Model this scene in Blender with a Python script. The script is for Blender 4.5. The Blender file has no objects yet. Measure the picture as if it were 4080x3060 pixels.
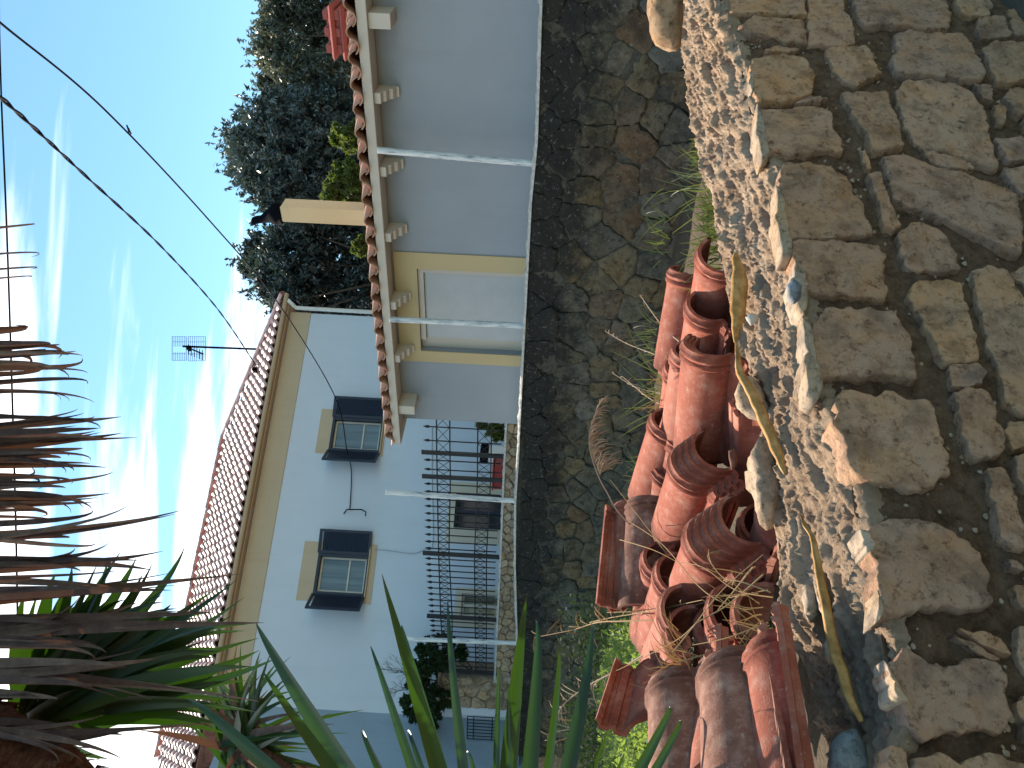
import bpy, bmesh, math, random
import numpy as np
from mathutils import Vector, Matrix, noise

rnd = random.Random(7)
V = Vector
scene = bpy.context.scene
col = scene.collection

# ------------------------------------------------------------------ camera, sky, sun, exposure
F = 3060.0                                   # focal length in photo pixels (photo 4080 x 3060)
ROLL = math.radians(3.0)
PITCH = math.atan(52 / F)
CAM = V((0, 0, 1.7))
FWD = V((0, math.cos(PITCH), math.sin(PITCH)))
WR = V((1, 0, 0))
WU = V((0, -math.sin(PITCH), math.cos(PITCH)))
IMG_UP = math.cos(ROLL) * WR + math.sin(ROLL) * WU        # the phone was held upright: the picture lies on its side
IMG_RT = math.sin(ROLL) * WR - math.cos(ROLL) * WU
cam = bpy.data.cameras.new('camera')
cam.sensor_fit = 'HORIZONTAL'; cam.sensor_width = 36; cam.lens = 36 * F / 4080
cam.clip_start = 0.05; cam.clip_end = 2000
camo = bpy.data.objects.new('camera', cam); col.objects.link(camo)
m = Matrix((IMG_RT, IMG_UP, -FWD)).transposed().to_4x4(); m.translation = CAM
camo.matrix_world = m
scene.camera = camo

SUN_AZ = math.radians(-37)                   # left of the view direction, ahead of the camera
SUN_EL = math.radians(48)
SUN = V((math.sin(SUN_AZ) * math.cos(SUN_EL), math.cos(SUN_AZ) * math.cos(SUN_EL), math.sin(SUN_EL)))
sl = bpy.data.lights.new('sun', 'SUN'); sl.energy = 5.0; sl.angle = math.radians(0.53); sl.color = (1.0, 0.90, 0.76)
so = bpy.data.objects.new('sun', sl); col.objects.link(so)
so.rotation_euler = (-SUN).to_track_quat('-Z', 'Y').to_euler(); so.location = (0, 0, 60)

scene.view_settings.view_transform = 'Standard'
scene.view_settings.look = 'None'
scene.view_settings.exposure = 1.05
scene.view_settings.gamma = 1
scene.view_settings.use_curve_mapping = False
scene.render.engine = 'CYCLES'
scene.cycles.use_denoising = True
scene.cycles.max_bounces = 8
scene.cycles.transparent_max_bounces = 8

world = bpy.data.worlds.new('World'); scene.world = world; world.use_nodes = True
wn = world.node_tree; wn.nodes.clear()
def wnode(t, **k):
    n = wn.nodes.new(t)
    for a, b in k.items(): setattr(n, a, b)
    return n
wo = wnode('ShaderNodeOutputWorld'); bg = wnode('ShaderNodeBackground'); bg.inputs[1].default_value = 0.118
sky = wnode('ShaderNodeTexSky', sky_type='NISHITA', sun_disc=False, sun_elevation=SUN_EL, sun_rotation=SUN_AZ, air_density=1.0, dust_density=0.1, ozone_density=0.25)
tc = wnode('ShaderNodeTexCoord'); sx = wnode('ShaderNodeSeparateXYZ')
wn.links.new(tc.outputs['Generated'], sx.inputs[0])
def wmath(op, a, b=None):
    n = wnode('ShaderNodeMath', operation=op)
    for i, v in enumerate((a, b)):
        if v is None: continue
        if isinstance(v, (int, float)): n.inputs[i].default_value = v
        else: wn.links.new(v, n.inputs[i])
    return n.outputs[0]
zc = wmath('ADD', wmath('MAXIMUM', sx.outputs[2], 0.0), 0.12)
cb = wnode('ShaderNodeCombineXYZ')
wn.links.new(wmath('DIVIDE', sx.outputs[0], zc), cb.inputs[0]); wn.links.new(wmath('DIVIDE', sx.outputs[1], zc), cb.inputs[1])
def cloud(scale, detail, rough, loc, stretch, rot, dist):
    mp = wnode('ShaderNodeMapping'); mp.inputs['Location'].default_value = loc; mp.inputs['Scale'].default_value = stretch; mp.inputs['Rotation'].default_value = (0, 0, rot)
    wn.links.new(cb.outputs[0], mp.inputs[0])
    n = wnode('ShaderNodeTexNoise'); n.inputs['Scale'].default_value = scale; n.inputs['Detail'].default_value = detail; n.inputs['Roughness'].default_value = rough; n.inputs['Distortion'].default_value = dist
    wn.links.new(mp.outputs[0], n.inputs['Vector'])
    return n.outputs[0]
c1 = cloud(1.5, 4, 0.5, (8.46, 7.08, -4.43), (0.30, 2.76, 1), math.radians(-8), 0.8)     # streaks
c2 = cloud(3.6, 7, 0.62, (-7.47, 5.27, 2.36), (0.45, 2.18, 1), math.radians(-16), 1.0)     # torn edges
mix = wmath('ADD', wmath('MULTIPLY', c1, 1.0), wmath('MULTIPLY', c2, 0.34))
# cover thickens towards the sun's side of the sky
dt = wnode('ShaderNodeVectorMath', operation='DOT_PRODUCT'); wn.links.new(tc.outputs['Generated'], dt.inputs[0]); dt.inputs[1].default_value = (-0.80, 0.45, 0.40)
mix = wmath('ADD', mix, wmath('MULTIPLY', wmath('SUBTRACT', dt.outputs['Value'], 0.57), 0.62))
rp = wnode('ShaderNodeValToRGB'); rp.color_ramp.elements[0].position = 0.62; rp.color_ramp.elements[1].position = 0.82
rp.color_ramp.interpolation = 'EASE'
wn.links.new(mix, rp.inputs[0])
mx = wnode('ShaderNodeMix', data_type='RGBA'); mx.inputs['B'].default_value = (9.6, 9.7, 9.8, 1)
wn.links.new(rp.outputs[0], mx.inputs['Factor']); 
tint = wnode('ShaderNodeMix', data_type='RGBA', blend_type='MULTIPLY'); tint.inputs['Factor'].default_value = 1; tint.inputs['B'].default_value = (0.86, 1.12, 1.07, 1)   # the air's own blue, a little towards cyan
wn.links.new(sky.outputs[0], tint.inputs['A']); wn.links.new(tint.outputs['Result'], mx.inputs['A'])
wn.links.new(mx.outputs['Result'], bg.inputs[0]); wn.links.new(bg.outputs[0], wo.inputs[0])

# ------------------------------------------------------------------ pixel helpers
def ray(x, y): return FWD + IMG_RT * ((x - 2040) / F) + IMG_UP * ((1530 - y) / F)
def P(x, y, d): return CAM + ray(x, y) * d
def hit(x, y, p0, n):
    r = ray(x, y); return CAM + r * ((p0 - CAM).dot(n) / r.dot(n))

class Frame:
    """a vertical plane with axes: a along it, n out of it (to the camera), z up"""
    def __init__(s, p0, p1):
        s.o = V((p0[0], p0[1], 0)); s.a = V((p1[0] - p0[0], p1[1] - p0[1], 0)).normalized()
        s.n = V((s.a.y, -s.a.x, 0))
        if s.n.dot(CAM - s.o) < 0: s.n = -s.n
        s.z = V((0, 0, 1))
    def w(s, a, n, z): return s.o + s.a * a + s.n * n + s.z * z
    def px(s, x, y, off=0.0):
        h = hit(x, y, s.o + s.n * off, s.n) - s.o
        return h.dot(s.a), h.z
    def mat(s, a, n, z):
        M = Matrix((s.a, s.n, s.z)).transposed().to_4x4(); M.translation = s.w(a, n, z); return M

# ------------------------------------------------------------------ objects
WL = {}
def wloc(o): return WL.get(o.name, V((0, 0, 0))) if o else V((0, 0, 0))
def put(o, parent=None, M=None):
    col.objects.link(o)
    if parent: o.parent = parent
    W = wloc(parent)
    M = M or Matrix.Identity(4)
    o.matrix_basis = Matrix.Translation(-W) @ M
    WL[o.name] = V((0, 0, 0)) if M == Matrix.Identity(4) else M.translation.copy()
    return o
def tag(o, label=None, cat=None, group=None, kind=None):
    if label: o['label'] = label
    if cat:
        o['category'] = cat
        if not kind: o['kind'] = 'thing'
    if group: o['group'] = group
    if kind: o['kind'] = kind
    return o
def thing(name, label, cat, loc, group=None):
    o = bpy.data.objects.new(name, None); o.empty_display_size = 0.1
    col.objects.link(o); o.location = loc; WL[o.name] = V(loc)
    return tag(o, label, cat, group)
def mesh(name, vs, fs, mat, smooth=False):
    me = bpy.data.meshes.new(name)
    me.from_pydata([tuple(v) for v in vs], [], fs); me.update()
    if smooth: me.polygons.foreach_set('use_smooth', [True] * len(me.polygons))
    if mat: me.materials.append(mat)
    return me
def obj(name, vs, fs, mat, parent=None, smooth=False, M=None):
    return put(bpy.data.objects.new(name, mesh(name, vs, fs, mat, smooth)), parent, M)
def inst(name, me, parent=None, M=None):
    return put(bpy.data.objects.new(name, me), parent, M)

class MB:
    """collects boxes, tubes and sheets into one mesh"""
    def __init__(s): s.v = []; s.f = []
    def add(s, vs, fs):
        k = len(s.v); s.v += [V(v) for v in vs]; s.f += [tuple(i + k for i in f) for f in fs]; return s
    def box(s, fr, a0, a1, n0, n1, z0, z1, bev=0.0):
        if bev:
            b = bev; vs = []
            for z, ins in ((z0, b), (z0 + b, 0), (z1 - b, 0), (z1, b)):
                for a, n in ((a0 + ins, n0 + ins), (a1 - ins, n0 + ins), (a1 - ins, n1 - ins), (a0 + ins, n1 - ins)): vs.append(fr.w(a, n, z))
            fs = [(3, 2, 1, 0), (12, 13, 14, 15)]
            for k in range(3):
                for i in range(4): fs.append((k*4+i, k*4+(i+1)%4, k*4+4+(i+1)%4, k*4+4+i))
            return s.add(vs, fs)
        vs = [fr.w(a, n, z) for z in (z0, z1) for a, n in ((a0, n0), (a1, n0), (a1, n1), (a0, n1))]
        return s.add(vs, [(3, 2, 1, 0), (4, 5, 6, 7), (0, 1, 5, 4), (1, 2, 6, 5), (2, 3, 7, 6), (3, 0, 4, 7)])
    def tube(s, pts, r, k=6, cap=True):
        pts = [V(p) for p in pts]; vs = []; fs = []
        rs = r if isinstance(r, (list, tuple)) else [r] * len(pts)
        u = None
        for i, p in enumerate(pts):
            t = (pts[min(i + 1, len(pts) - 1)] - pts[max(i - 1, 0)]).normalized()
            if u is None: u = t.orthogonal().normalized()
            else:
                u = u - t * u.dot(t)
                u = u.normalized() if u.length > 1e-6 else t.orthogonal().normalized()
            w = t.cross(u)
            for j in range(k):
                an = 2 * math.pi * j / k; vs.append(p + (u * math.cos(an) + w * math.sin(an)) * rs[i])
        for i in range(len(pts) - 1):
            for j in range(k): fs.append((i*k+j, i*k+(j+1)%k, i*k+k+(j+1)%k, i*k+k+j))
        if cap: fs += [tuple(range(k))[::-1], tuple(range((len(pts)-1)*k, len(pts)*k))]
        return s.add(vs, fs)
    def bar(s, p, q, r, k=5): return s.tube([p, q], r, k)
    def obj(s, name, mat, parent=None, smooth=False, M=None): return obj(name, s.v, s.f, mat, parent, smooth, M)
    def mesh(s, name, mat, smooth=False): return mesh(name, s.v, s.f, mat, smooth)

def bez(p, q, r, n):
    return [p * (1 - t) ** 2 + q * 2 * t * (1 - t) + r * t * t for t in (i / n for i in range(n + 1))]
def lerp(a, b, t): return a + (b - a) * t
def interp(xs, ys, x):
    return float(np.interp(x, xs, ys))
def fbm(p, octv=4, lac=2.1, gain=0.5):
    s = 0; a = 1.0
    for i in range(octv):
        s += a * noise.noise(p); p = p * lac + V((7.1, 3.3, 1.7)); a *= gain
    return s

# ------------------------------------------------------------------ materials
class N:
    def __init__(s, name):
        s.m = bpy.data.materials.new(name); s.m.use_nodes = True; s.t = s.m.node_tree
        s.b = s.t.nodes['Principled BSDF']; s.out = s.t.nodes['Material Output']
        s.co = s.new('ShaderNodeTexCoord').outputs['Object']
    def new(s, t, **k):
        n = s.t.nodes.new(t)
        for a, b in k.items(): setattr(n, a, b)
        return n
    def link(s, a, b): s.t.links.new(a, b)
    def noise(s, scale, detail=5, rough=0.6, vec=None, dist=0.0):
        n = s.new('ShaderNodeTexNoise'); n.inputs['Scale'].default_value = scale; n.inputs['Detail'].default_value = detail
        n.inputs['Roughness'].default_value = rough; n.inputs['Distortion'].default_value = dist
        s.link(vec or s.co, n.inputs['Vector']); return n.outputs[0]
    def voro(s, scale, vec=None, feature='F1'):
        n = s.new('ShaderNodeTexVoronoi', feature=feature); n.inputs['Scale'].default_value = scale
        s.link(vec or s.co, n.inputs['Vector']); return n.outputs['Distance']
    def mapped(s, scale, rot=(0, 0, 0)):
        mp = s.new('ShaderNodeMapping'); mp.inputs['Scale'].default_value = scale; mp.inputs['Rotation'].default_value = rot
        s.link(s.co, mp.inputs[0]); return mp.outputs[0]
    def ramp(s, fac, stops):
        r = s.new('ShaderNodeValToRGB'); e = r.color_ramp.elements
        while len(e) < len(stops): e.new(0.5)
        for el, (p, c) in zip(e, stops):
            el.position = p; el.color = (c[0], c[1], c[2], 1) if isinstance(c, (tuple, list)) else (c, c, c, 1)
        s.link(fac, r.inputs[0]); return r.outputs[0]
    def mix(s, fac, a, b, mode='MIX'):
        x = s.new('ShaderNodeMix', data_type='RGBA', blend_type=mode)
        for k, v in (('Factor', fac), ('A', a), ('B', b)):
            if isinstance(v, (int, float)): x.inputs[k].default_value = v
            elif isinstance(v, (tuple, list)): x.inputs[k].default_value = (*v[:3], 1)
            else: s.link(v, x.inputs[k])
        return x.outputs['Result']
    def math(s, op, a, b=None):
        n = s.new('ShaderNodeMath', operation=op)
        for i, v in enumerate((a, b)):
            if v is None: continue
            if isinstance(v, (int, float)): n.inputs[i].default_value = v
            else: s.link(v, n.inputs[i])
        return n.outputs[0]
    def rand(s): return s.new('ShaderNodeObjectInfo').outputs['Random']
    def color(s, c):
        if isinstance(c, (tuple, list)): s.b.inputs['Base Color'].default_value = (*c[:3], 1)
        else: s.link(c, s.b.inputs['Base Color'])
        return s
    def bump(s, h, strength=0.5, dist=0.01):
        b = s.new('ShaderNodeBump'); b.inputs['Strength'].default_value = strength; b.inputs['Distance'].default_value = dist
        s.link(h, b.inputs['Height']); s.link(b.outputs[0], s.b.inputs['Normal']); return s
    def rough(s, r, spec=0.5, metal=0.0):
        s.b.inputs['Roughness'].default_value = r; s.b.inputs['Specular IOR Level'].default_value = spec; s.b.inputs['Metallic'].default_value = metal
        return s.m
    def translucent(s, c, fac):
        tr = s.new('ShaderNodeBsdfTranslucent'); mx = s.new('ShaderNodeMixShader'); mx.inputs[0].default_value = fac
        if isinstance(c, (tuple, list)): tr.inputs[0].default_value = (*c[:3], 1)
        else: s.link(c, tr.inputs[0])
        s.link(s.b.outputs[0], mx.inputs[1]); s.link(tr.outputs[0], mx.inputs[2]); s.link(mx.outputs[0], s.out.inputs[0]); return s

def plain(name, c, rough=0.6, spec=0.4, metal=0.0, var=0.12, scale=6.0, bump=0.0):
    n = N(name)
    f = n.noise(scale, 6, 0.65)
    n.color(n.ramp(f, [(0.3, [x * (1 - var) for x in c]), (0.7, [min(1, x * (1 + var)) for x in c])]))
    if bump: n.bump(n.noise(scale * 12, 4), bump, 0.01)
    return n.rough(rough, spec, metal)

def stone_mat(name, tones, big=6.0, fine=60.0, bump=0.6, dist=0.012, lichen=0.0):
    n = N(name)
    info = n.new('ShaderNodeObjectInfo')
    off = n.new('ShaderNodeVectorMath', operation='SCALE'); off.inputs['Scale'].default_value = 37.0
    cmb = n.new('ShaderNodeCombineXYZ'); n.link(info.outputs['Random'], cmb.inputs[0]); n.link(info.outputs['Random'], cmb.inputs[2])
    n.link(cmb.outputs[0], off.inputs[0])
    ad = n.new('ShaderNodeVectorMath', operation='ADD'); n.link(n.co, ad.inputs[0]); n.link(off.outputs[0], ad.inputs[1]); v = ad.outputs[0]
    base = n.ramp(info.outputs['Random'], [((i + 0.5) / len(tones), t) for i, t in enumerate(tones)])
    pt = n.noise(big, 6, 0.62, v, 0.6)
    c = n.mix(n.ramp(pt, [(0.44, 0.0), (0.70, 0.75)]), base, n.mix(1.0, base, (1.18, 0.95, 0.66), 'MULTIPLY'))
    pt2 = n.noise(big * 1.7, 8, 0.7, v)
    c = n.mix(n.ramp(pt2, [(0.38, 0.85), (0.54, 0.0)]), c, n.mix(1.0, c, (0.50, 0.50, 0.52), 'MULTIPLY'))
    pt3 = n.noise(big * 4.2, 9, 0.75, v)
    c = n.mix(n.ramp(pt3, [(0.56, 0.0), (0.72, 0.65)]), c, n.mix(1.0, c, (1.45, 1.40, 1.32), 'MULTIPLY'))
    pits = n.noise(fine * 0.5, 8, 0.75, v)
    c = n.mix(n.ramp(pits, [(0.36, 0.9), (0.47, 0.0)]), c, n.mix(1.0, c, (0.35, 0.32, 0.30), 'MULTIPLY'))
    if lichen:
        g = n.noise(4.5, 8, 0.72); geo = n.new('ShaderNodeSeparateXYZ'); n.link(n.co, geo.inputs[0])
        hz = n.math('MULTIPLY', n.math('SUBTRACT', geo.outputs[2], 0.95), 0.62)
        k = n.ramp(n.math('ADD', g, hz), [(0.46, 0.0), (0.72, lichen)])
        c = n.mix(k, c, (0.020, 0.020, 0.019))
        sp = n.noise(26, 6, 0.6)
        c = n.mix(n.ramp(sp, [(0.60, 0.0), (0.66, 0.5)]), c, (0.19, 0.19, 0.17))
    n.color(c)
    h = n.mix(0.5, n.noise(fine * 0.45, 9, 0.72, v), n.noise(big * 2.0, 7, 0.6, v, 0.8))
    n.bump(h, bump, dist)
    return n.rough(0.93, 0.15)

M = {}
M['face_stone'] = stone_mat('near wall stone', [(0.389, 0.234, 0.146), (0.454, 0.271, 0.166), (0.400, 0.249, 0.168), (0.486, 0.294, 0.175), (0.443, 0.271, 0.182), (0.356, 0.217, 0.142), (0.464, 0.277, 0.161)], 7.0, 85.0, 1.0, 0.022)
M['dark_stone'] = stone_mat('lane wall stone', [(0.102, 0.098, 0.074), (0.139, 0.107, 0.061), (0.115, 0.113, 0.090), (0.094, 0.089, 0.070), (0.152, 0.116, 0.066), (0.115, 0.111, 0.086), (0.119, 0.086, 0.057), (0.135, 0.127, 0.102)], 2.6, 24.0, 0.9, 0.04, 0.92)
M['rubble'] = stone_mat('rubble stone', [(0.36, 0.27, 0.19), (0.44, 0.36, 0.27), (0.30, 0.22, 0.15), (0.42, 0.32, 0.21)], 4.0, 30.0, 0.8, 0.03)
M['loose_stone'] = stone_mat('loose stone', [(0.36, 0.27, 0.19), (0.40, 0.31, 0.225)], 9.0, 90.0, 0.8, 0.012)
M['brown_stone'] = stone_mat('brown weathered stone', [(0.30, 0.20, 0.12), (0.33, 0.22, 0.14)], 9.0, 90.0, 0.8, 0.012)
M['blue_stone'] = stone_mat('blue grey stone', [(0.17, 0.19, 0.21), (0.19, 0.21, 0.23)], 9.0, 90.0, 0.6, 0.010)

n = N('dark joint mortar'); a = n.noise(22, 9, 0.75); b = n.noise(70, 7, 0.75)
c = n.ramp(a, [(0.32, (0.088, 0.052, 0.031)), (0.5, (0.205, 0.122, 0.074)), (0.70, (0.32, 0.20, 0.124))])
c = n.mix(n.ramp(b, [(0.54, 0.0), (0.68, 0.7)]), c, (0.27, 0.19, 0.13))
c = n.mix(n.ramp(b, [(0.33, 0.7), (0.42, 0.0)]), c, (0.045, 0.033, 0.024))
n.color(c); n.bump(n.mix(0.5, a, b), 1.0, 0.05); M['mortar'] = n.rough(0.97, 0.1)
n = N('pale weathered cap mortar'); st = n.mapped((26, 90, 60), (0, 0, math.radians(-37.5)))
a = n.noise(1.0, 9, 0.75, st); b = n.noise(150, 6, 0.75); d = n.noise(9, 7, 0.65)
c = n.ramp(d, [(0.3, (0.24, 0.155, 0.098)), (0.5, (0.36, 0.250, 0.165)), (0.72, (0.46, 0.342, 0.24))])
c = n.mix(n.ramp(b, [(0.34, 0.65), (0.45, 0.0)]), c, (0.20, 0.15, 0.105))
c = n.mix(n.ramp(a, [(0.33, 0.65), (0.45, 0.0)]), c, (0.24, 0.18, 0.13))
n.color(c); n.bump(n.mix(0.5, a, b), 1.0, 0.014); M['cap'] = n.rough(0.97, 0.1)
n = N('lane joint mortar'); a = n.noise(14, 8, 0.7); n.color(n.ramp(a, [(0.3, (0.034, 0.031, 0.024)), (0.7, (0.115, 0.105, 0.080))])); n.bump(a, 1, 0.03); M['lane_mortar'] = n.rough(0.97, 0.1)
n = N('rubble mortar'); a = n.noise(14, 8, 0.7); n.color(n.ramp(a, [(0.3, (0.14, 0.10, 0.07)), (0.7, (0.30, 0.23, 0.16))])); n.bump(a, 1, 0.03); M['rubble_mortar'] = n.rough(0.97, 0.1)
n = N('white rim mortar'); a = n.noise(20, 8, 0.7); n.color(n.ramp(a, [(0.3, (0.30, 0.27, 0.23)), (0.7, (0.62, 0.58, 0.52))])); n.bump(a, 1, 0.02); M['rim'] = n.rough(0.95, 0.15)

def plaster(name, c, stain=(0.8, 0.79, 0.77), amt=0.5, streak=True):
    n = N(name)
    a = n.noise(1.3, 7, 0.6); b = n.noise(1.0, 6, 0.6, n.mapped((5, 5, 0.7)))
    k = n.mix(n.ramp(a, [(0.40, 0.0), (0.75, amt)]), c, [x * y for x, y in zip(c, stain)])
    if streak: k = n.mix(n.ramp(b, [(0.52, 0.0), (0.80, amt)]), k, [x * y * 0.96 for x, y in zip(c, stain)])
    n.color(k); n.bump(n.mix(0.4, n.noise(60, 5), n.noise(5, 3)), 0.22, 0.02); return n.rough(0.9, 0.2)
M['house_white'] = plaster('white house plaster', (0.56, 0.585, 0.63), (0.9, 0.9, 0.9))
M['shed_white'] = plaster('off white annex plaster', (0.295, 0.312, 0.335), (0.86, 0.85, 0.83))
M['cream'] = plaster('cream painted band', (0.50, 0.38, 0.255), (0.88, 0.85, 0.8))
M['yellow'] = plaster('yellow painted surround', (0.50, 0.385, 0.215), (0.93, 0.92, 0.88))
M['chimney'] = plaster('cream chimney plaster', (0.60, 0.47, 0.28), (0.85, 0.8, 0.72))
M['trim_white'] = plaster('white painted trim', (0.54, 0.475, 0.395), (0.88, 0.87, 0.85))
M['door_white'] = plain('white painted door', (0.42, 0.42, 0.42), 0.5, 0.4, 0, 0.05)
M['beige'] = plaster('beige painted surround', (0.58, 0.50, 0.38))
n = N('flaking white pipe paint'); a = n.noise(3.0, 8, 0.7, n.mapped((12, 12, 1.6)))
n.color(n.ramp(a, [(0.36, (0.20, 0.23, 0.25)), (0.45, (0.50, 0.52, 0.52)), (0.6, (0.74, 0.73, 0.70))])); n.bump(a, 0.3, 0.01); M['pipe'] = n.rough(0.5, 0.4)
M['pvc'] = plain('white plastic pipe', (0.78, 0.78, 0.76), 0.4, 0.5, 0, 0.05)
M['iron'] = plain('black painted iron', (0.012, 0.012, 0.015), 0.55, 0.35, 0.0, 0.3)
M['shutter'] = plain('dark navy shutter paint', (0.013, 0.019, 0.036), 0.5, 0.4, 0.0, 0.2)
M['dark_room'] = plain('dark interior', (0.02, 0.02, 0.022), 0.9)
n = N('window glass over grey curtain'); w = n.noise(1.0, 3, 0.5, n.mapped((9, 9, 0.6)))
n.color(n.ramp(w, [(0.35, (0.055, 0.075, 0.085)), (0.65, (0.135, 0.165, 0.175))])); M['curtain'] = n.rough(0.18, 0.5)
M['glass_dark'] = plain('dark window glass', (0.03, 0.035, 0.04), 0.08, 0.6)
M['alu'] = plain('window frame paint', (0.55, 0.50, 0.42), 0.5, 0.4)
M['cable'] = plain('black cable sheath', (0.008, 0.009, 0.014), 0.9, 0.1)
M['metal'] = plain('grey antenna metal', (0.25, 0.27, 0.29), 0.4, 0.5, 0.6)
M['soot'] = plain('sooty black metal', (0.004, 0.004, 0.007), 0.95, 0.05)
M['red_block'] = plain('dull red concrete', (0.27, 0.085, 0.075), 0.9, 0.2, 0, 0.15, 9, 0.4)
M['red_paint'] = plain('red painted box', (0.36, 0.05, 0.045), 0.6, 0.3)
M['blue_paint'] = plain('blue plastic', (0.03, 0.30, 0.55), 0.4, 0.4)

def terracotta(name, tones, dusty=0.6, rough=0.85, spec=0.25):
    n = N(name)
    info = n.new('ShaderNodeObjectInfo')
    base = n.ramp(info.outputs['Random'], [((i + 0.5) / len(tones), t) for i, t in enumerate(tones)])
    a = n.noise(14, 8, 0.7); b = n.noise(60, 7, 0.7); d = n.noise(5, 5, 0.6)
    c = n.mix(n.ramp(a, [(0.48, 0.0), (0.70, dusty)]), base, (0.50, 0.31, 0.23))
    c = n.mix(n.ramp(b, [(0.57, 0.0), (0.72, 0.55)]), c, (0.50, 0.38, 0.29))
    c = n.mix(n.ramp(b, [(0.30, 0.6), (0.40, 0.0)]), c, (0.14, 0.07, 0.045))
    c = n.mix(n.ramp(d, [(0.38, 0.8), (0.52, 0.0)]), c, n.mix(1, c, (0.48, 0.42, 0.40), 'MULTIPLY'))
    n.color(c); n.bump(n.mix(0.5, b, n.noise(220, 4)), 0.45, 0.006); return n.rough(rough, spec)
M['tile'] = terracotta('terracotta pile tile', [(0.27, 0.068, 0.038), (0.32, 0.088, 0.050), (0.24, 0.062, 0.035), (0.34, 0.108, 0.066)], 0.36)
M['tile_aged'] = terracotta('weathered lichen spotted tile', [(0.19, 0.075, 0.048), (0.22, 0.09, 0.058)], 0.55)
M['roof'] = terracotta('house roof tile', [(0.50, 0.29, 0.26), (0.56, 0.35, 0.32), (0.46, 0.26, 0.23), (0.58, 0.40, 0.36)], 0.3, rough=0.55, spec=0.4)
M['eave'] = terracotta('eave tile', [(0.42, 0.23, 0.15), (0.47, 0.28, 0.19), (0.40, 0.21, 0.14)], 0.6)

def leafmat(name, tones, tr, fac, rough=0.5, spec=0.4, scale=3.0):
    n = N(name)
    f = n.math('ADD', n.math('MULTIPLY', n.rand(), 0.45), n.math('MULTIPLY', n.noise(scale, 3, 0.5), 0.55))
    n.color(n.ramp(f, [(0.2 + 0.6 * i / max(1, len(tones) - 1), t) for i, t in enumerate(tones)]))
    n.translucent(tr, fac); return n.rough(rough, spec)
M['yucca'] = leafmat('yucca leaf', [(0.011, 0.024, 0.009), (0.017, 0.037, 0.011), (0.028, 0.052, 0.014)], (0.09, 0.25, 0.010), 0.10, 0.38, 0.45)
n = N('dry yucca leaf'); a = n.noise(5, 8, 0.7, n.mapped((3, 3, 3))); b = n.noise(26, 6, 0.7)
c = n.ramp(n.math('ADD', n.math('MULTIPLY', a, 0.6), n.math('MULTIPLY', n.rand(), 0.4)), [(0.25, (0.028, 0.018, 0.017)), (0.5, (0.070, 0.044, 0.038)), (0.80, (0.24, 0.175, 0.13))])
c = n.mix(n.ramp(b, [(0.42, 0.0), (0.6, 0.5)]), c, (0.10, 0.065, 0.05)); n.color(c); n.translucent((0.22, 0.09, 0.04), 0.12); M['dry_leaf'] = n.rough(0.8, 0.2)
n = N('fibrous yucca trunk'); a = n.noise(1.0, 8, 0.75, n.mapped((18, 18, 60))); n.color(n.ramp(a, [(0.3, (0.05, 0.022, 0.014)), (0.5, (0.17, 0.075, 0.045)), (0.72, (0.33, 0.18, 0.11))])); n.bump(a, 1.0, 0.03); M['yucca_trunk'] = n.rough(0.9, 0.15)
M['olive_dark'] = leafmat('dark olive foliage', [(0.014, 0.027, 0.030), (0.035, 0.055, 0.055), (0.13, 0.17, 0.17)], (0.05, 0.08, 0.04), 0.2, 0.32, 0.8, 0.8)
M['olive_silver'] = leafmat('silver olive foliage', [(0.07, 0.085, 0.065), (0.14, 0.155, 0.125), (0.30, 0.31, 0.27)], (0.12, 0.14, 0.07), 0.3, 0.35, 0.8, 0.8)
M['bush'] = leafmat('bright green bush foliage', [(0.035, 0.06, 0.014), (0.06, 0.09, 0.018), (0.09, 0.12, 0.025)], (0.18, 0.24, 0.03), 0.3, 0.5, 0.4, 1.5)
M['ivy'] = leafmat('dark climber foliage', [(0.015, 0.03, 0.012), (0.03, 0.05, 0.02)], (0.05, 0.09, 0.02), 0.2, 0.75, 0.12)
M['bark'] = plain('tree bark', (0.09, 0.07, 0.055), 0.95, 0.1, 0, 0.3, 9, 0.8)
M['grass'] = leafmat('green grass blade', [(0.06, 0.085, 0.025), (0.10, 0.13, 0.04), (0.17, 0.18, 0.08)], (0.18, 0.22, 0.05), 0.3)
M['cover'] = leafmat('bright ground cover leaf', [(0.07, 0.13, 0.03), (0.12, 0.19, 0.05), (0.18, 0.24, 0.08)], (0.26, 0.36, 0.06), 0.45)
M['straw'] = leafmat('dry straw stalk', [(0.26, 0.15, 0.07), (0.38, 0.24, 0.11), (0.46, 0.33, 0.17)], (0.35, 0.20, 0.07), 0.2, 0.8, 0.2)
M['pink_straw'] = leafmat('dry seed head', [(0.40, 0.29, 0.19), (0.50, 0.38, 0.26)], (0.35, 0.20, 0.10), 0.25, 0.8, 0.2)
n = N('dry cane strip'); a = n.noise(1.0, 7, 0.65, n.mapped((40, 8, 40))); n.color(n.ramp(a, [(0.3, (0.16, 0.075, 0.022)), (0.5, (0.38, 0.20, 0.058)), (0.7, (0.54, 0.33, 0.13))])); n.bump(a, 0.4, 0.004); n.translucent((0.5, 0.32, 0.1), 0.15); M['cane'] = n.rough(0.7, 0.25)
n = N('dry earth'); a = n.noise(3, 9, 0.7); b = n.noise(40, 6, 0.7); c = n.ramp(a, [(0.3, (0.06, 0.046, 0.032)), (0.7, (0.12, 0.095, 0.065))]); n.color(n.mix(0.35, c, n.ramp(b, [(0.3, (0.04, 0.03, 0.022)), (0.7, (0.16, 0.13, 0.10))]))); n.bump(b, 0.8, 0.03); M['earth'] = n.rough(0.97, 0.1)
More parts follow.
